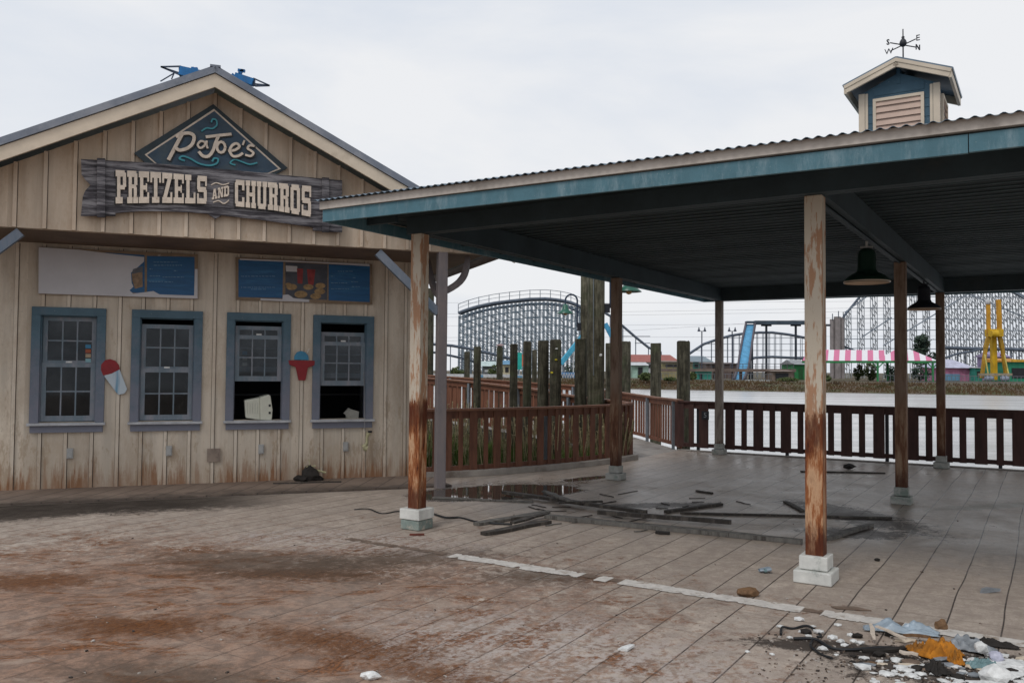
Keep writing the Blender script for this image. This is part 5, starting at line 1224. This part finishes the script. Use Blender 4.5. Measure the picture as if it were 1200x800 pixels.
# blue chute and flume
ch=thing('water_chute',at(868,445,150),'steep light blue water chute ending at the shore','water ride')
cblue=flat('chute_light_blue',(.12,.38,.62)); cbl2=flat('chute_pale_blue',(.25,.52,.70))
m=MB(); 
def quadstrip(m,L_,R_,Y,th=.3):
    A=[at(x,y,Y) for x,y in L_]; B=[at(x,y,Y) for x,y in R_]; m.grid([A,B],False); m.grid([[p+V((0,th,0)) for p in A],[p+V((0,th,0)) for p in B]],False); m.grid([A,[p+V((0,th,0)) for p in A]],False); m.grid([B,[p+V((0,th,0)) for p in B]],False)
A=[at(*a) for a in((875,380,164),(871,398,158),(867,420,152),(865.5,432,149),(860.5,448,143))]; B=[at(*a) for a in((884.5,380,164),(881.5,398,158),(878.5,420,152),(876.5,433,149),(871,448,143))]
m.grid([A,B],False); m.grid([[p-Z*.35 for p in A],[p-Z*.35 for p in B]],False); m.build('chute_bed',cblue,ch)
m=MB()
for q,o in((A,-.1),(B,.1)):
    for i in range(4): m.bar(q[i]+V((o,0,.2)),q[i+1]+V((o,0,.2)),.3,.8)
m.build('chute_side',flat('chute_edge',(.10,.085,.10)),ch)
m=MB(); m.bar(at(884,378,165),at(960,378,165),1.4,.75); m.bar(at(874,377.5,164),at(886,377.5,164),1.4,.4); m.build('top_flume',flat('flume_slate',(.05,.075,.10)),ch)
m=MB()
for x in(898,932.5,967): T=at(x,381,165.5); m.bar(V((T.x,165.5,GZ)),T,.36,.36); m.bar(T-V((1,0,0)),T+V((1,0,0)),.3,.4)
for q in(A,B):
    for i in(1,2): m.bar(V((q[i].x,q[i].y,GZ)),q[i]-Z*.4,.3,.3)
m.build('support_column',flat('dark_steel',(.03,.04,.055)),ch)
# footbridge
br=thing('footbridge',at(850,440,141),'long low brown footbridge on the far shore in front of the water chute','footbridge')
m=MB(); A,B=at(774,433.5,141),at(930,434,141); m.bar(A,B,2.5,.5); m.build('deck',flat('bridge_brown',(.16,.12,.10)),br)
m=MB()
for k in range(22): q=A.lerp(B,k/21); m.bar(q,q+Z*1.1,.08,.08)
m.bar(A+Z*1.1,B+Z*1.1,.08,.08); m.bar(A+Z*.6,B+Z*.6,.05,.05); m.build('railing',flat('rail_grey',(.11,.11,.12)),br)
m=MB()
for x in(800,838,868,905,929): q=at(x,435,141); m.bar(V((q.x,141,GZ-.6)),q,.45,.45)
m.build('pier',flat('pier_brown',(.12,.09,.08)),br)
# shore buildings
def bld(name,label,cat,wall,roof=None,extra=()):
    x0,y0,x1,Y,dp,mat=wall
    t=thing(name,V((at((x0+x1)/2,440,Y).x,Y+dp/2,GZ)),label,cat)
    m=MB(); bbox(m,x0,y0,x1,445,Y,dp,True); m.build('wall',mat,t)
    if roof:
        kind,yt,over,rm=roof; A=at(x0-over,y0,Y-.4); B=at(x1+over,y0,Y-.4); T=at(x0,yt,Y); h_=T.z; m=MB()
        if kind=='gable': m.prism([(Y-.6,A.z+.02),(Y+dp/2,h_),(Y+dp+.6,A.z+.02)],V((A.x,0,0)),V((0,1,0)),Z,V((B.x-A.x,0,0)))
        elif kind=='shed': m.prism([(Y-.6,A.z+.02),(Y+dp,h_),(Y+dp+.3,h_-.2),(Y+dp,A.z+.02)],V((A.x,0,0)),V((0,1,0)),Z,V((B.x-A.x,0,0)))
        elif kind=='hip':
            c0=V(((A.x+B.x)/2,Y+dp/2,h_)); rr=(B.x-A.x)*.18
            q=[V((A.x,Y-.6,A.z+.02)),V((B.x,Y-.6,A.z+.02)),V((B.x,Y+dp+.6,A.z+.02)),V((A.x,Y+dp+.6,A.z+.02)),c0-V((rr,0,0)),c0+V((rr,0,0))]
            m.add(q,[(0,1,5,4),(1,2,5),(2,3,4,5),(3,0,4),(0,3,2,1)])
        m.build('roof',rm,t)
    for nm,rx0,ry0,rx1,ry1,mm in extra:
        m=MB(); bbox(m,rx0,ry0,rx1,ry1,Y-.12,.10); m.build(nm,mm,t)
    return t
dk=flat('opening_dark',(.02,.02,.025)); wht=flat('white_siding',(.55,.56,.57)); grn=flat('bright_green_paint',(.03,.22,.07)); tealw=flat('teal_wall',(.04,.27,.21)); mint=flat('mint_wall',(.30,.42,.35)); redr=flat('brick_red_roof',(.34,.10,.075)); pinkw=flat('pink_wall',(.42,.17,.28)); lavr=flat('lavender_roof',(.50,.50,.62)); crm=flat('cream_wall',(.55,.49,.33)); ltb=flat('light_blue_wall',(.14,.30,.45))
bld('red_roofed_building','low building with a long brick red roof behind the pilings in the water','building',(735,424,797,180,12,wht),('shed',414,1,redr),(('window',745,427,752,431,dk),('window',760,427,768,431,dk)))
bld('mint_building','small pale mint building with a dark doorway left of the red roofed one','building',(740,428,760,160,7,mint),('gable',424,.5,wht),(('doorway',748,430,753,441,dk),('wall_panel',741,434,747,443,flat('mint_panel',(.34,.5,.42)))))
bld('teal_building','teal building with a grey blue roof beyond the footbridge','building',(809,424,836,175,9,flat('dark_teal_wall',(.05,.20,.17))),('shed',416,.5,flat('grey_blue_roof',(.20,.25,.28))),(('window',814,427,818,430,dk),))
bld('teal_booth','bright teal booth standing under the footbridge','booth',(816,435,834,139,4,tealw),('shed',434,.3,flat('tan_roof',(.3,.26,.2))),(('doorway',820,438,823,445,dk),))
bld('yellow_shed','long low yellowish shed seen over the left end of the footbridge','shed',(775,424,812,165,6,flat('ochre_shed',(.30,.26,.13))),('shed',422,.5,flat('brown_roof',(.20,.14,.11))),(('window',780,427,800,430,dk),))
bld('brown_shed','flat brown shed right of the corner shelter post, over the footbridge','shed',(828,426,866,166,6,flat('brown_wall',(.14,.10,.09))),('shed',424,.5,flat('brown_roof2',(.17,.13,.12))),(('window',835,428,845,431,dk),))
bld('stone_arch_booth','brown booth with a wide black opening below the right end of the footbridge','booth',(905,435,930,137,4,flat('tan_stone',(.20,.15,.12))),('shed',433,.3,flat('tan_stone2',(.24,.18,.15))),(('opening',909,437,924,448,dk),))
bld('green_gabled_building','bright green gabled building half hidden behind the white footed post','building',(931,427,945,150,7,grn),('gable',421,1,flat('grey_roof',(.30,.31,.32))),(('doorway',936,432,941,446,flat('deep_green',(.02,.10,.03))),))
bld('pink_building','pink building with a lavender roof right of the striped canopy','building',(1106,431,1143,152,9,pinkw),('hip',420.5,1.8,lavr),(('blue_panel',1108,438,1125,446,ltb),('window',1128,433,1138,437,flat('mauve',(.3,.12,.2)))))
bld('green_storefront','green storefront with a wide black opening at the right edge','building',(1183,424,1215,150,8,flat('storefront_green',(.03,.27,.16))),('shed',419,1,flat('orange_roof',(.55,.26,.04))),(('opening',1186,431,1212,443,dk),('sign_band',1185,421,1214,424,flat('yellow_sign',(.55,.36,.05)))))
bld('purple_building','mauve building behind the yellow ride','building',(1164,418,1184,172,6,flat('mauve_wall',(.30,.24,.40))),('gable',412,.5,flat('mauve_roof',(.36,.30,.46))),(('window',1172,415,1177,421,flat('maroon',(.15,.03,.05))),))
bld('green_kiosk','small green kiosk between the pink building and the yellow ride','kiosk',(1143,431,1151,150,4,tealw),('shed',429,.3,wht),(('opening',1145,435,1149,441,dk),))
bld('cream_building','cream and yellow building seen between the cut pilings','building',(588,427,606,175,7,crm),('gable',422,.5,ltb),(('window',592,430,596,436,dk),('window',600,430,603,436,dk)))
bld('striped_awning_stand','low stand with a pale striped awning below the coaster hill','stand',(566,429,578,176,4,flat('dim_wall',(.12,.13,.13))),('shed',423,3,flat('awning_pale',(.5,.6,.58))),(('counter',568,433,576,436,wht),))
bld('white_lakeside_wall','long white low lakeside wall behind the left pilings','wall',(470,437.5,660,150,.6,wht),None,(('blue_mural',560,439,566,444,ltb),('blue_mural',600,440,612,445,ltb)))
tg=thing('turquoise_sign',V((at(610,440,170).x,170,GZ)),'tall turquoise and orange sign panel between two pilings','sign')
m=MB(); bbox(m,606,413,611.5,433,170,.4); m.build('turquoise_panel',flat('turquoise',(.02,.42,.36)),tg)
m=MB(); bbox(m,611.6,415,614,429,170,.4); m.build('orange_panel',flat('coral',(.55,.17,.10)),tg)
m=MB(); bbox(m,608.5,433,609.3,444,170.1,.2,True); m.build('leg',wht,tg)
# light blue inclined rail and blue screen
sb=thing('light_blue_slide',V((at(670,440,160).x,160,GZ)),'light blue inclined slide rails crossing behind the tall poles','slide')
m=MB(); m.bar(at(657,426,160),at(689,386,162),.5,.9); m.build('slide_rail',flat('sky_blue_rail',(.08,.42,.62)),sb)
m=MB(); m.bar(at(709,379,162),at(717,394,162),.5,.9); m.build('slide_rail_far',flat('sky_blue_rail2',(.06,.30,.50)),sb)
m=MB()
for x,y in((658,426),(672,408),(684,393)): q=at(x,y,161); m.bar(V((q.x,161,GZ)),q,.2,.2)
m.build('leg',wht,sb)
bs_=thing('blue_lattice_screen',V((at(666,440,150).x,150,GZ)),'light blue lattice screen low between the pilings and the lamp poles','screen')
m=MB(); bbox(m,657,436,676,449,150,.2); m.build('panel',flat('screen_blue',(.13,.27,.48)),bs_)
m=MB()
for k in range(6): m.bar(at(658+k*3,437,149.8),at(661+k*3,448,149.8),.14,.1); m.bar(at(661+k*3,437,149.7),at(658+k*3,448,149.7),.14,.1)
m.build('lattice',wht,bs_)
# double lamp posts
for x,lab in((822.5,'slim double headed lamp post left of the corner shelter post'),(858,'slim double headed lamp post just left of the water chute')):
    Y=142; T=at(x,388,Y); t=thing('lamp_post',V((T.x,Y,GZ)),lab,'lamp post','double lamp posts on the far shore')
    m=MB(); m.bar(V((T.x,Y,GZ)),T,.16,.16); m.bar(T-V((.55,0,0)),T+V((.55,0,0)),.09,.09); m.build('pole',flat('post_slate',(.05,.06,.09)),t)
    for s in(-.5,.5): m=MB(); m.lathe(T+V((s,0,-.05)),[(.26,0),(.22,.2),(.12,.4),(.08,.7),(0,.75)],8); m.build('lamp_head',flat('head_slate',(.04,.05,.08)),t)
# grey towers
for x0,x1,yt,lab in((972.5,977,374,'narrow lattice tower at the left of the grey towers'),(977.3,985,371,'wide grey cylindrical tower beside the large lattice'),(985.2,989.5,372,'slim grey tower touching the large lattice')):
    Y=185; T=at((x0+x1)/2,yt,Y); r=(x1-x0)/2/FPX*Y; t=thing('grey_tower',V((T.x,Y,GZ)),lab,'tower','grey towers beside the lattice')
    m=MB(); m.tube([V((T.x,Y,GZ)),V((T.x,Y,T.z))],r,12); m.build('shaft',flat('tower_taupe',(.27,.24,.235)),t)
    m=MB(); m.tube([V((T.x+k*r*.5,Y-r,T.z-.3)) if j==0 else V((T.x+k*r*.5,Y-r,T.z+1.2)) for k in(0,) for j in(0,1)],.1,5); m.build('top_rod',trackm,t)
# striped canopy
cp=thing('striped_canopy',V((at(1030,440,136).x,139,GZ)),'long canopy with pink and white striped roof on bright green posts','canopy')
def stripe_mat():
    n=NT('pink_white_stripes'); x=n.xyz(n.map(n.pos(),rot=(0,0,.40))); s=n.math('FRACT',n.math('MULTIPLY',x[0],1/1.72)); return n.out(n.mix(n.mr(s,.48,.52),(.62,.17,.30),(.75,.74,.76)),.6)
SM=stripe_mat()
def canroof(m,x0,x1,ye,yr,Y,dp,xr0,xr1):
    A=at(x0,ye,Y); B=at(x1,ye,Y); T=at(xr0,yr,Y+dp/2); U_=at(xr1,yr,Y+dp/2); kk=(Y+dp)/Y
    q=[A,B,V((B.x*kk,Y+dp,B.z)),V((A.x*kk,Y+dp,A.z)),V((T.x,Y+dp/2,T.z)),V((U_.x,Y+dp/2,T.z))]
    m.add(q,[(0,1,5,4),(1,2,5),(2,3,4,5),(3,0,4),(0,3,2,1)])
m=MB(); canroof(m,940,1042,422.5,409.5,138,7,947,1036); m.build('striped_roof',SM,cp)
m=MB(); canroof(m,1026,1099,422.5,409,134,9,1050,1066); m.build('end_roof',SM,cp)
m=MB(); m.bar(at(940,424,137.8),at(1030,424,137.8),.2,.35); m.bar(at(1027,424,134),at(1098,424,134),.2,.35); m.build('edge_beam',grn,cp)
for x,Y in((962,138),(1028.5,134),(1093,134),(1055,134),(1040,143),(1085,143)):
    m=MB(); q=at(x,424,Y); m.bar(V((q.x,Y,GZ)),q,.26,.26); 
    if Y==134: 
        for s in(-1,1): m.bar(q-Z*1.0,q+V((s*.9,0,-.1)),.14,.14)
    m.build('post',grn,cp)
# yellow ride
yr=thing('yellow_ride',V((at(1165,440,146).x,146,GZ)),'bright yellow A-frame thrill ride tower with two upright arms','amusement ride')
yel=flat('ride_yellow',(.62,.38,.015)); yel2=flat('ride_dark_yellow',(.42,.24,.02)); 
for (a,b),(c,d),(e,f_) in (((1150.5,443),(1155,408),(1159,392)),((1179.5,443),(1174.5,408),(1171,392))):
    m=MB(); m.bar(at(a,b,146),at(c,d,146),.5,.5); m.bar(at(c,d,146),at(e,f_,146),.6,.6); m.build('leg',yel2,yr)
m=MB(); m.bar(at(1165,445,147),at(1164,395,147),.8,.8,V((0,1,0))); m.build('centre_column',yel,yr)
m=MB(); m.bar(at(1157,390,146),at(1173,390,146),1.6,1.3); m.tube([at(1161,391,145),at(1169,391,145)],.6,10); m.build('crossbeam',yel,yr)
for (a,b,c,d) in((1158.5,391,1158,352),(1171.5,391,1170,351)):
    m=MB(); m.bar(at(a,b,146),at(c,d,146),.62 if a>1165 else .4,.6); m.build('arm',flat('ride_orange',(.55,.27,.02)),yr)
m=MB(); q=at(1157.5,354,146); m.lathe(q,[(0,-.5),(.4,-.3),(.45,.1),(.25,.5),(0,.6)],8); m.build('arm_head',wht,yr)
for a,b,c in((1154,415,1159),(1177,415,1183)):
    m=MB(); m.bar(at(a,b,145.5),at(c,443,145.0),.16,.16); m.build('stay',flat('pale_yellow',(.65,.55,.15)),yr)
m=MB(); m.bar(at(1148,438.5,144.5),at(1184,438.5,144.5),1.2,.35); m.build('platform',flat('tan_platform',(.33,.28,.20)),yr)
for x in(1157,1161,1175,1179):
    m=MB(); m.lathe(at(x,443,144),[(0,-.5),(.45,-.3),(.45,.3),(0,.5)],8); m.build('ride_seat',flat('slate_white',(.3,.34,.42)),yr)
# big lattice coaster, right
cr_=thing('white_lattice_coaster',V((at(1100,440,200).x,200,GZ)),'huge pale lattice coaster structure filling the view right of the grey towers','roller coaster')
lat=flat('pale_lattice',(.46,.49,.52)); latd=flat('lattice_blue',(.20,.24,.29))
def topy(x): return 372-(x-988)*1.25 if x<1012 else max(268,342-(x-1012)*1.0)
for part,(xa,xb) in enumerate(((989,1100),(1100,1290))):
    m=MB(); random.seed(70+part); x=xa+.5
    while x<xb:
        prev=None
        nb=4
        for j in range(nb):
            Y=192+j*5; xx=x+j*(2.6 if part==0 else 3.6); T=at(xx,topy(xx),Y) ; m.bar(V((T.x,Y,GZ)),T,.15,.15)
            if prev is not None:
                z=min(T.z,prev.z)-.3; k=0
                while z>2: 
                    m.bar(V((prev.x,prev.y,z)),V((T.x,Y,z-.5)),.13,.20 if k%2 else .13); 
                    if k%2==0: m.bar(V((prev.x,prev.y,z)),V((T.x,Y,z-2.3)),.10,.10)
                    z-=2.3 if part==0 else 1.9; k+=1
            prev=T
        x+=15.2 if part==0 else 10.2
    m.build('support_bents',lat,cr_)
m=MB()
for y in(333,347,361,373,386,397,408): 
    xa=989 if y>372 else 988+(372-y)/1.25 if y>342 else 1012+(342-y)
    for Y in(192,207): m.bar(at(xa,y,Y),at(1290,y+2,Y),.16,.16)
m.build('long_ledger',latd,cr_)
m=MB(); tp=[(986,376),(990,369),(1000,357),(1012,342),(1040,314),(1086,268),(1290,262)]; m.tube([at(x,y,192) for x,y in tp],.28,5); m.tube([at(x,y,207) for x,y in tp],.28,5); m.build('lift_track',trackm,cr_)
m=MB(); 
for p in(((1035,405,190),(1150,335,190)),((1010,395,190),(1045,372,190)),((1120,338,190),(1215,378,190)),((1160,330,190),(1212,356,190)),((990,366,190),(1110,280,190))): m.bar(at(*p[0]),at(*p[1]),.2,.22)
m.bar(at(1180,336,189),at(1215,358,189),.6,.6); m.build('diagonal_strut',latd,cr_)
m=MB(); P=[at(x,y,188) for x,y in((985,404),(1000,410),(1020,418))]; m.tube(P,.25,5); m.build('low_track',trackm,cr_); m=MB(); P=[at(x,y,188) for x,y in((1100,407),(1140,408.5),(1180,409),(1230,411))]; m.tube(P,.42,5); P=[at(x,y,187) for x,y in((1100,422),(1120,415),(1142,411),(1150,409))]; m.tube(P,.25,5)
for x in range(1104,1230,9): q=at(x,409,188); m.bar(V((q.x,188,GZ)),q,.2,.2)
m.build('low_track',trackm,cr_)
# shore fence
sf=thing('shore_fence',V((at(1000,443,131).x,131,GZ)),'long grey metal fence along the far bank in front of the rides','fence')
for xa,xb,Y0 in((1030,1215,128),(775,905,136)):
    m=MB(); A=at(xa,446 if xa<1000 else 449,Y0); B=at(xb,447 if xa<1000 else 449,Y0-2); A.z=B.z=GZ-.15; L_=(B-A).length; n=int(L_/.55)
    for k in range(n): q=A.lerp(B,k/n); m.bar(q,q+Z*1.15,.05,.05)
    m.bar(A+Z*1.15,B+Z*1.15,.07,.07); m.bar(A+Z*.2,B+Z*.2,.06,.06); m.build('fence_panel',flat('fence_grey',(.17,.18,.20)),sf)
# shore odds and ends: pale boulders at chute foot
random.seed(55)
m=MB()
for k in range(70):
    q=at(random.uniform(874,902),random.uniform(446,451),134); rock(m,V((q.x,134+random.uniform(-1,1),max(.1,q.z))),(.22,.2,.16),k,n=1)
m.build('foam_rocks',flat('pale_stone',(.5,.52,.52)))['kind']='stuff'
# vegetation
def leaves(m,c,rad,n,s,seed):
    random.seed(seed)
    for k in range(n):
        while True:
            p=V((random.uniform(-1,1),random.uniform(-1,1),random.uniform(-1,1)))
            if .25<p.length<1: break
        p=V((p.x*rad[0],p.y*rad[1],p.z*rad[2]))
        if mnoise.noise(p*(1.6/max(rad))+V((seed,0,0)))<-.18: continue
        a=V((random.gauss(0,1),random.gauss(0,1),random.gauss(0,1))).normalized(); b=a.orthogonal().normalized(); q=c+p; z=s*random.uniform(.6,1.3)
        m.add([q-a*z,q+b*z*.5,q+a*z,q-b*z*.5],[(0,1,2,3)])
def bush(px0,px1,ytop,Y,label,mat='leaf',seed=1,name='bush',cat='bush',trunk=False,n=420,grp=None):
    xc=(px0+px1)/2; C=at(xc,ytop,Y); w_=(px1-px0)/2/FPX*Y; hgt=C.z-GZ; t=thing(name,V((C.x,Y,GZ)),label,cat,grp)
    m=MB()
    if trunk:
        m2=MB(); m2.tube([V((C.x,Y,GZ)),V((C.x+.1,Y,C.z-hgt*.25))],[.22,.10],8)
        random.seed(seed)
        for k in range(8): 
            a=random.random()*6; z=GZ+hgt*random.uniform(.35,.75); m2.tube([V((C.x,Y,z)),V((C.x+math.cos(a)*w_*.6,Y+math.sin(a)*w_*.6,z+w_*.4))],[.08,.03],5)
        m2.build('trunk',M['bark'],t)
        for k in range(14):
            a=random.random()*6; rr=random.uniform(.1,.8)*w_; z=GZ+hgt*(.3+.62*k/14); k_=1.15-.75*(z-GZ)/hgt
            leaves(m,V((C.x+math.cos(a)*rr*k_,Y+math.sin(a)*rr*k_,z)),(w_*.6*k_,w_*.6*k_,hgt*.10),n//4,.34,seed*31+k)
    else:
        leaves(m,V((C.x,Y,GZ+hgt*.5)),(w_,w_*.8,hgt*.52),n,.30,seed)
        m2=MB(); m2.tube([V((C.x,Y,GZ)),V((C.x,Y,GZ+hgt*.6))],[.09,.04],6); m2.build('stem',M['bark'],t)
    m.build('foliage',M[mat],t)
bush(1064,1100,389,166,'dark bluish tree rising behind the end of the striped canopy','leafdark',2,'tree','tree',True,900)
bush(1000,1012,427,144,'leftmost round bush under the striped canopy',seed=3); bush(1012,1028,425,146,'larger bush under the striped canopy, left of the green post',seed=4); bush(1036,1052,429,148,'low bush under the canopy right of the green post','leafdark',5); bush(1068,1090,428,146,'dark bush under the right end of the striped canopy','leafdark',6)
bush(528,544,430,160,'low bush on the far shore, left of the thin piling',seed=7); bush(572,590,428,162,'bush on the far shore below the coaster hill',seed=8); bush(748,764,437,131,'green bush at the water left of the grey piling in the water',seed=9); bush(778,792,443,130,'small olive bush between the two pilings in the water',seed=10); bush(808,816,437,134,'narrow bush by the teal booth',seed=11); bush(963,974,440,130,'small bush left of the striped canopy posts',seed=12)
bush(912,935,443,131,'low shrub before the black opening of the brown booth',seed=13); bush(660,684,425,170,'dark shrub behind the light blue lattice screen','leafdark',14)
# marsh grass on the bank
random.seed(61); m=MB()
for k in range(9000):
    s=random.uniform(-70,75); d=random.uniform(.5,8); p=SH0+SHD*s+SHN*d; z=-1.2+ (1.3*min(1,d/8))
    h_=random.uniform(.15,.42)*(1+.7*mnoise.noise(p*.25)); l=V((random.uniform(-.25,.25),0,h_)); p=V((p.x,p.y,z))
    m.add([p-V((.09,0,0)),p+V((.09,0,0)),p+l],[(0,1,2)])
def marsh():
    n=NT('marsh_grass'); p=n.pos(); c=n.ramp(n.noise(n.map(p,scale=(.25,.25,1)),1,5,.7),[(.35,(.055,.038,.025)),(.5,(.12,.075,.038)),(.62,(.06,.06,.028))]); return n.out(c,.9,0,.1)
m.build('marsh_grass',marsh())['kind']='stuff'
# blue ride arms beyond the ridge
ra=thing('spinning_ride',V((-22.3,62,-.12)),'blue ride arms with lattice tips poking up behind the ridge of the snack stand','amusement ride')
rb_=flat('ride_blue',(.015,.14,.36)); Y=62
m=MB(); c0=at(253,112,Y); m.bar(V((c0.x,Y,-.12)),c0,1.2,1.2); m.build('mast',rb_,ra)
m=MB(); m.bar(at(212,84,Y),at(240,90,Y),.7,.65); m.bar(at(238,90,Y),at(256,110,Y),.6,.5); m.build('left_arm',rb_,ra)
m=MB(); m.bar(at(297,97,Y),at(276,90,Y),.55,.5); m.bar(at(277,90,Y),at(256,110,Y),.6,.5); m.build('right_arm',rb_,ra)
m=MB(); A=at(188.5,78.5,Y)
for q in((211,78),(211,86),(213,89)): m.bar(A,at(*q,Y),.10,.10)
m.bar(at(188,95.5,Y),at(204,86,Y),.07,.07); m.bar(at(201,93,Y),at(204,86,Y),.07,.07); m.bar(at(211,77.5,Y),at(212,90,Y),.18,.18)
m.build('left_tip_lattice',M['navy'],ra)
m=MB(); A=at(316,100.5,Y)
for q in((297,92),(298,98.5),(299,101)): m.bar(A,at(*q,Y),.10,.10)
m.bar(at(297,92,Y),at(298,101,Y),.18,.18); m.build('right_tip_lattice',M['navy'],ra)
m=MB()
for a,b,c,d in((226,84,226,79),(230,85,230,79.5),(280,90,283,83),(279,82.5,287,83.5),(281,86,279,90),(285,82,284,84)): m.bar(at(a,b,Y),at(c,d,Y),.2,.2)
m.build('fitting',rb_,ra)
# power lines
for k,(ya,yb,xa,xb) in enumerate(((364,358,650,1010),(379,376,650,1010),(393,391,650,1010),(368,362,650,1010),(352,352,505,560),(398,396,505,540))):
    m=MB(); P=[]
    for i in range(13):
        f=i/12; x=xa-350+(xb-xa+900)*f; y=ya+(yb-ya)*(x-xa)/(xb-xa); q=at(x,y,420); q.z-=1.2*4*f*(1-f); P.append(q)
    m.tube(P,.05,4)
    o=m.build('power_line',flat('wire_grey',(.3,.31,.33)),None,P[0]); tag(o,['second highest faint power line over the lagoon','third faint power line from the top over the lagoon','lowest faint power line over the lagoon','highest double of the upper faint power line','faint power line above the coaster hill','faint power line low left of the coaster hill'][k],'power line','power lines')
bpy.context.view_layer.update()
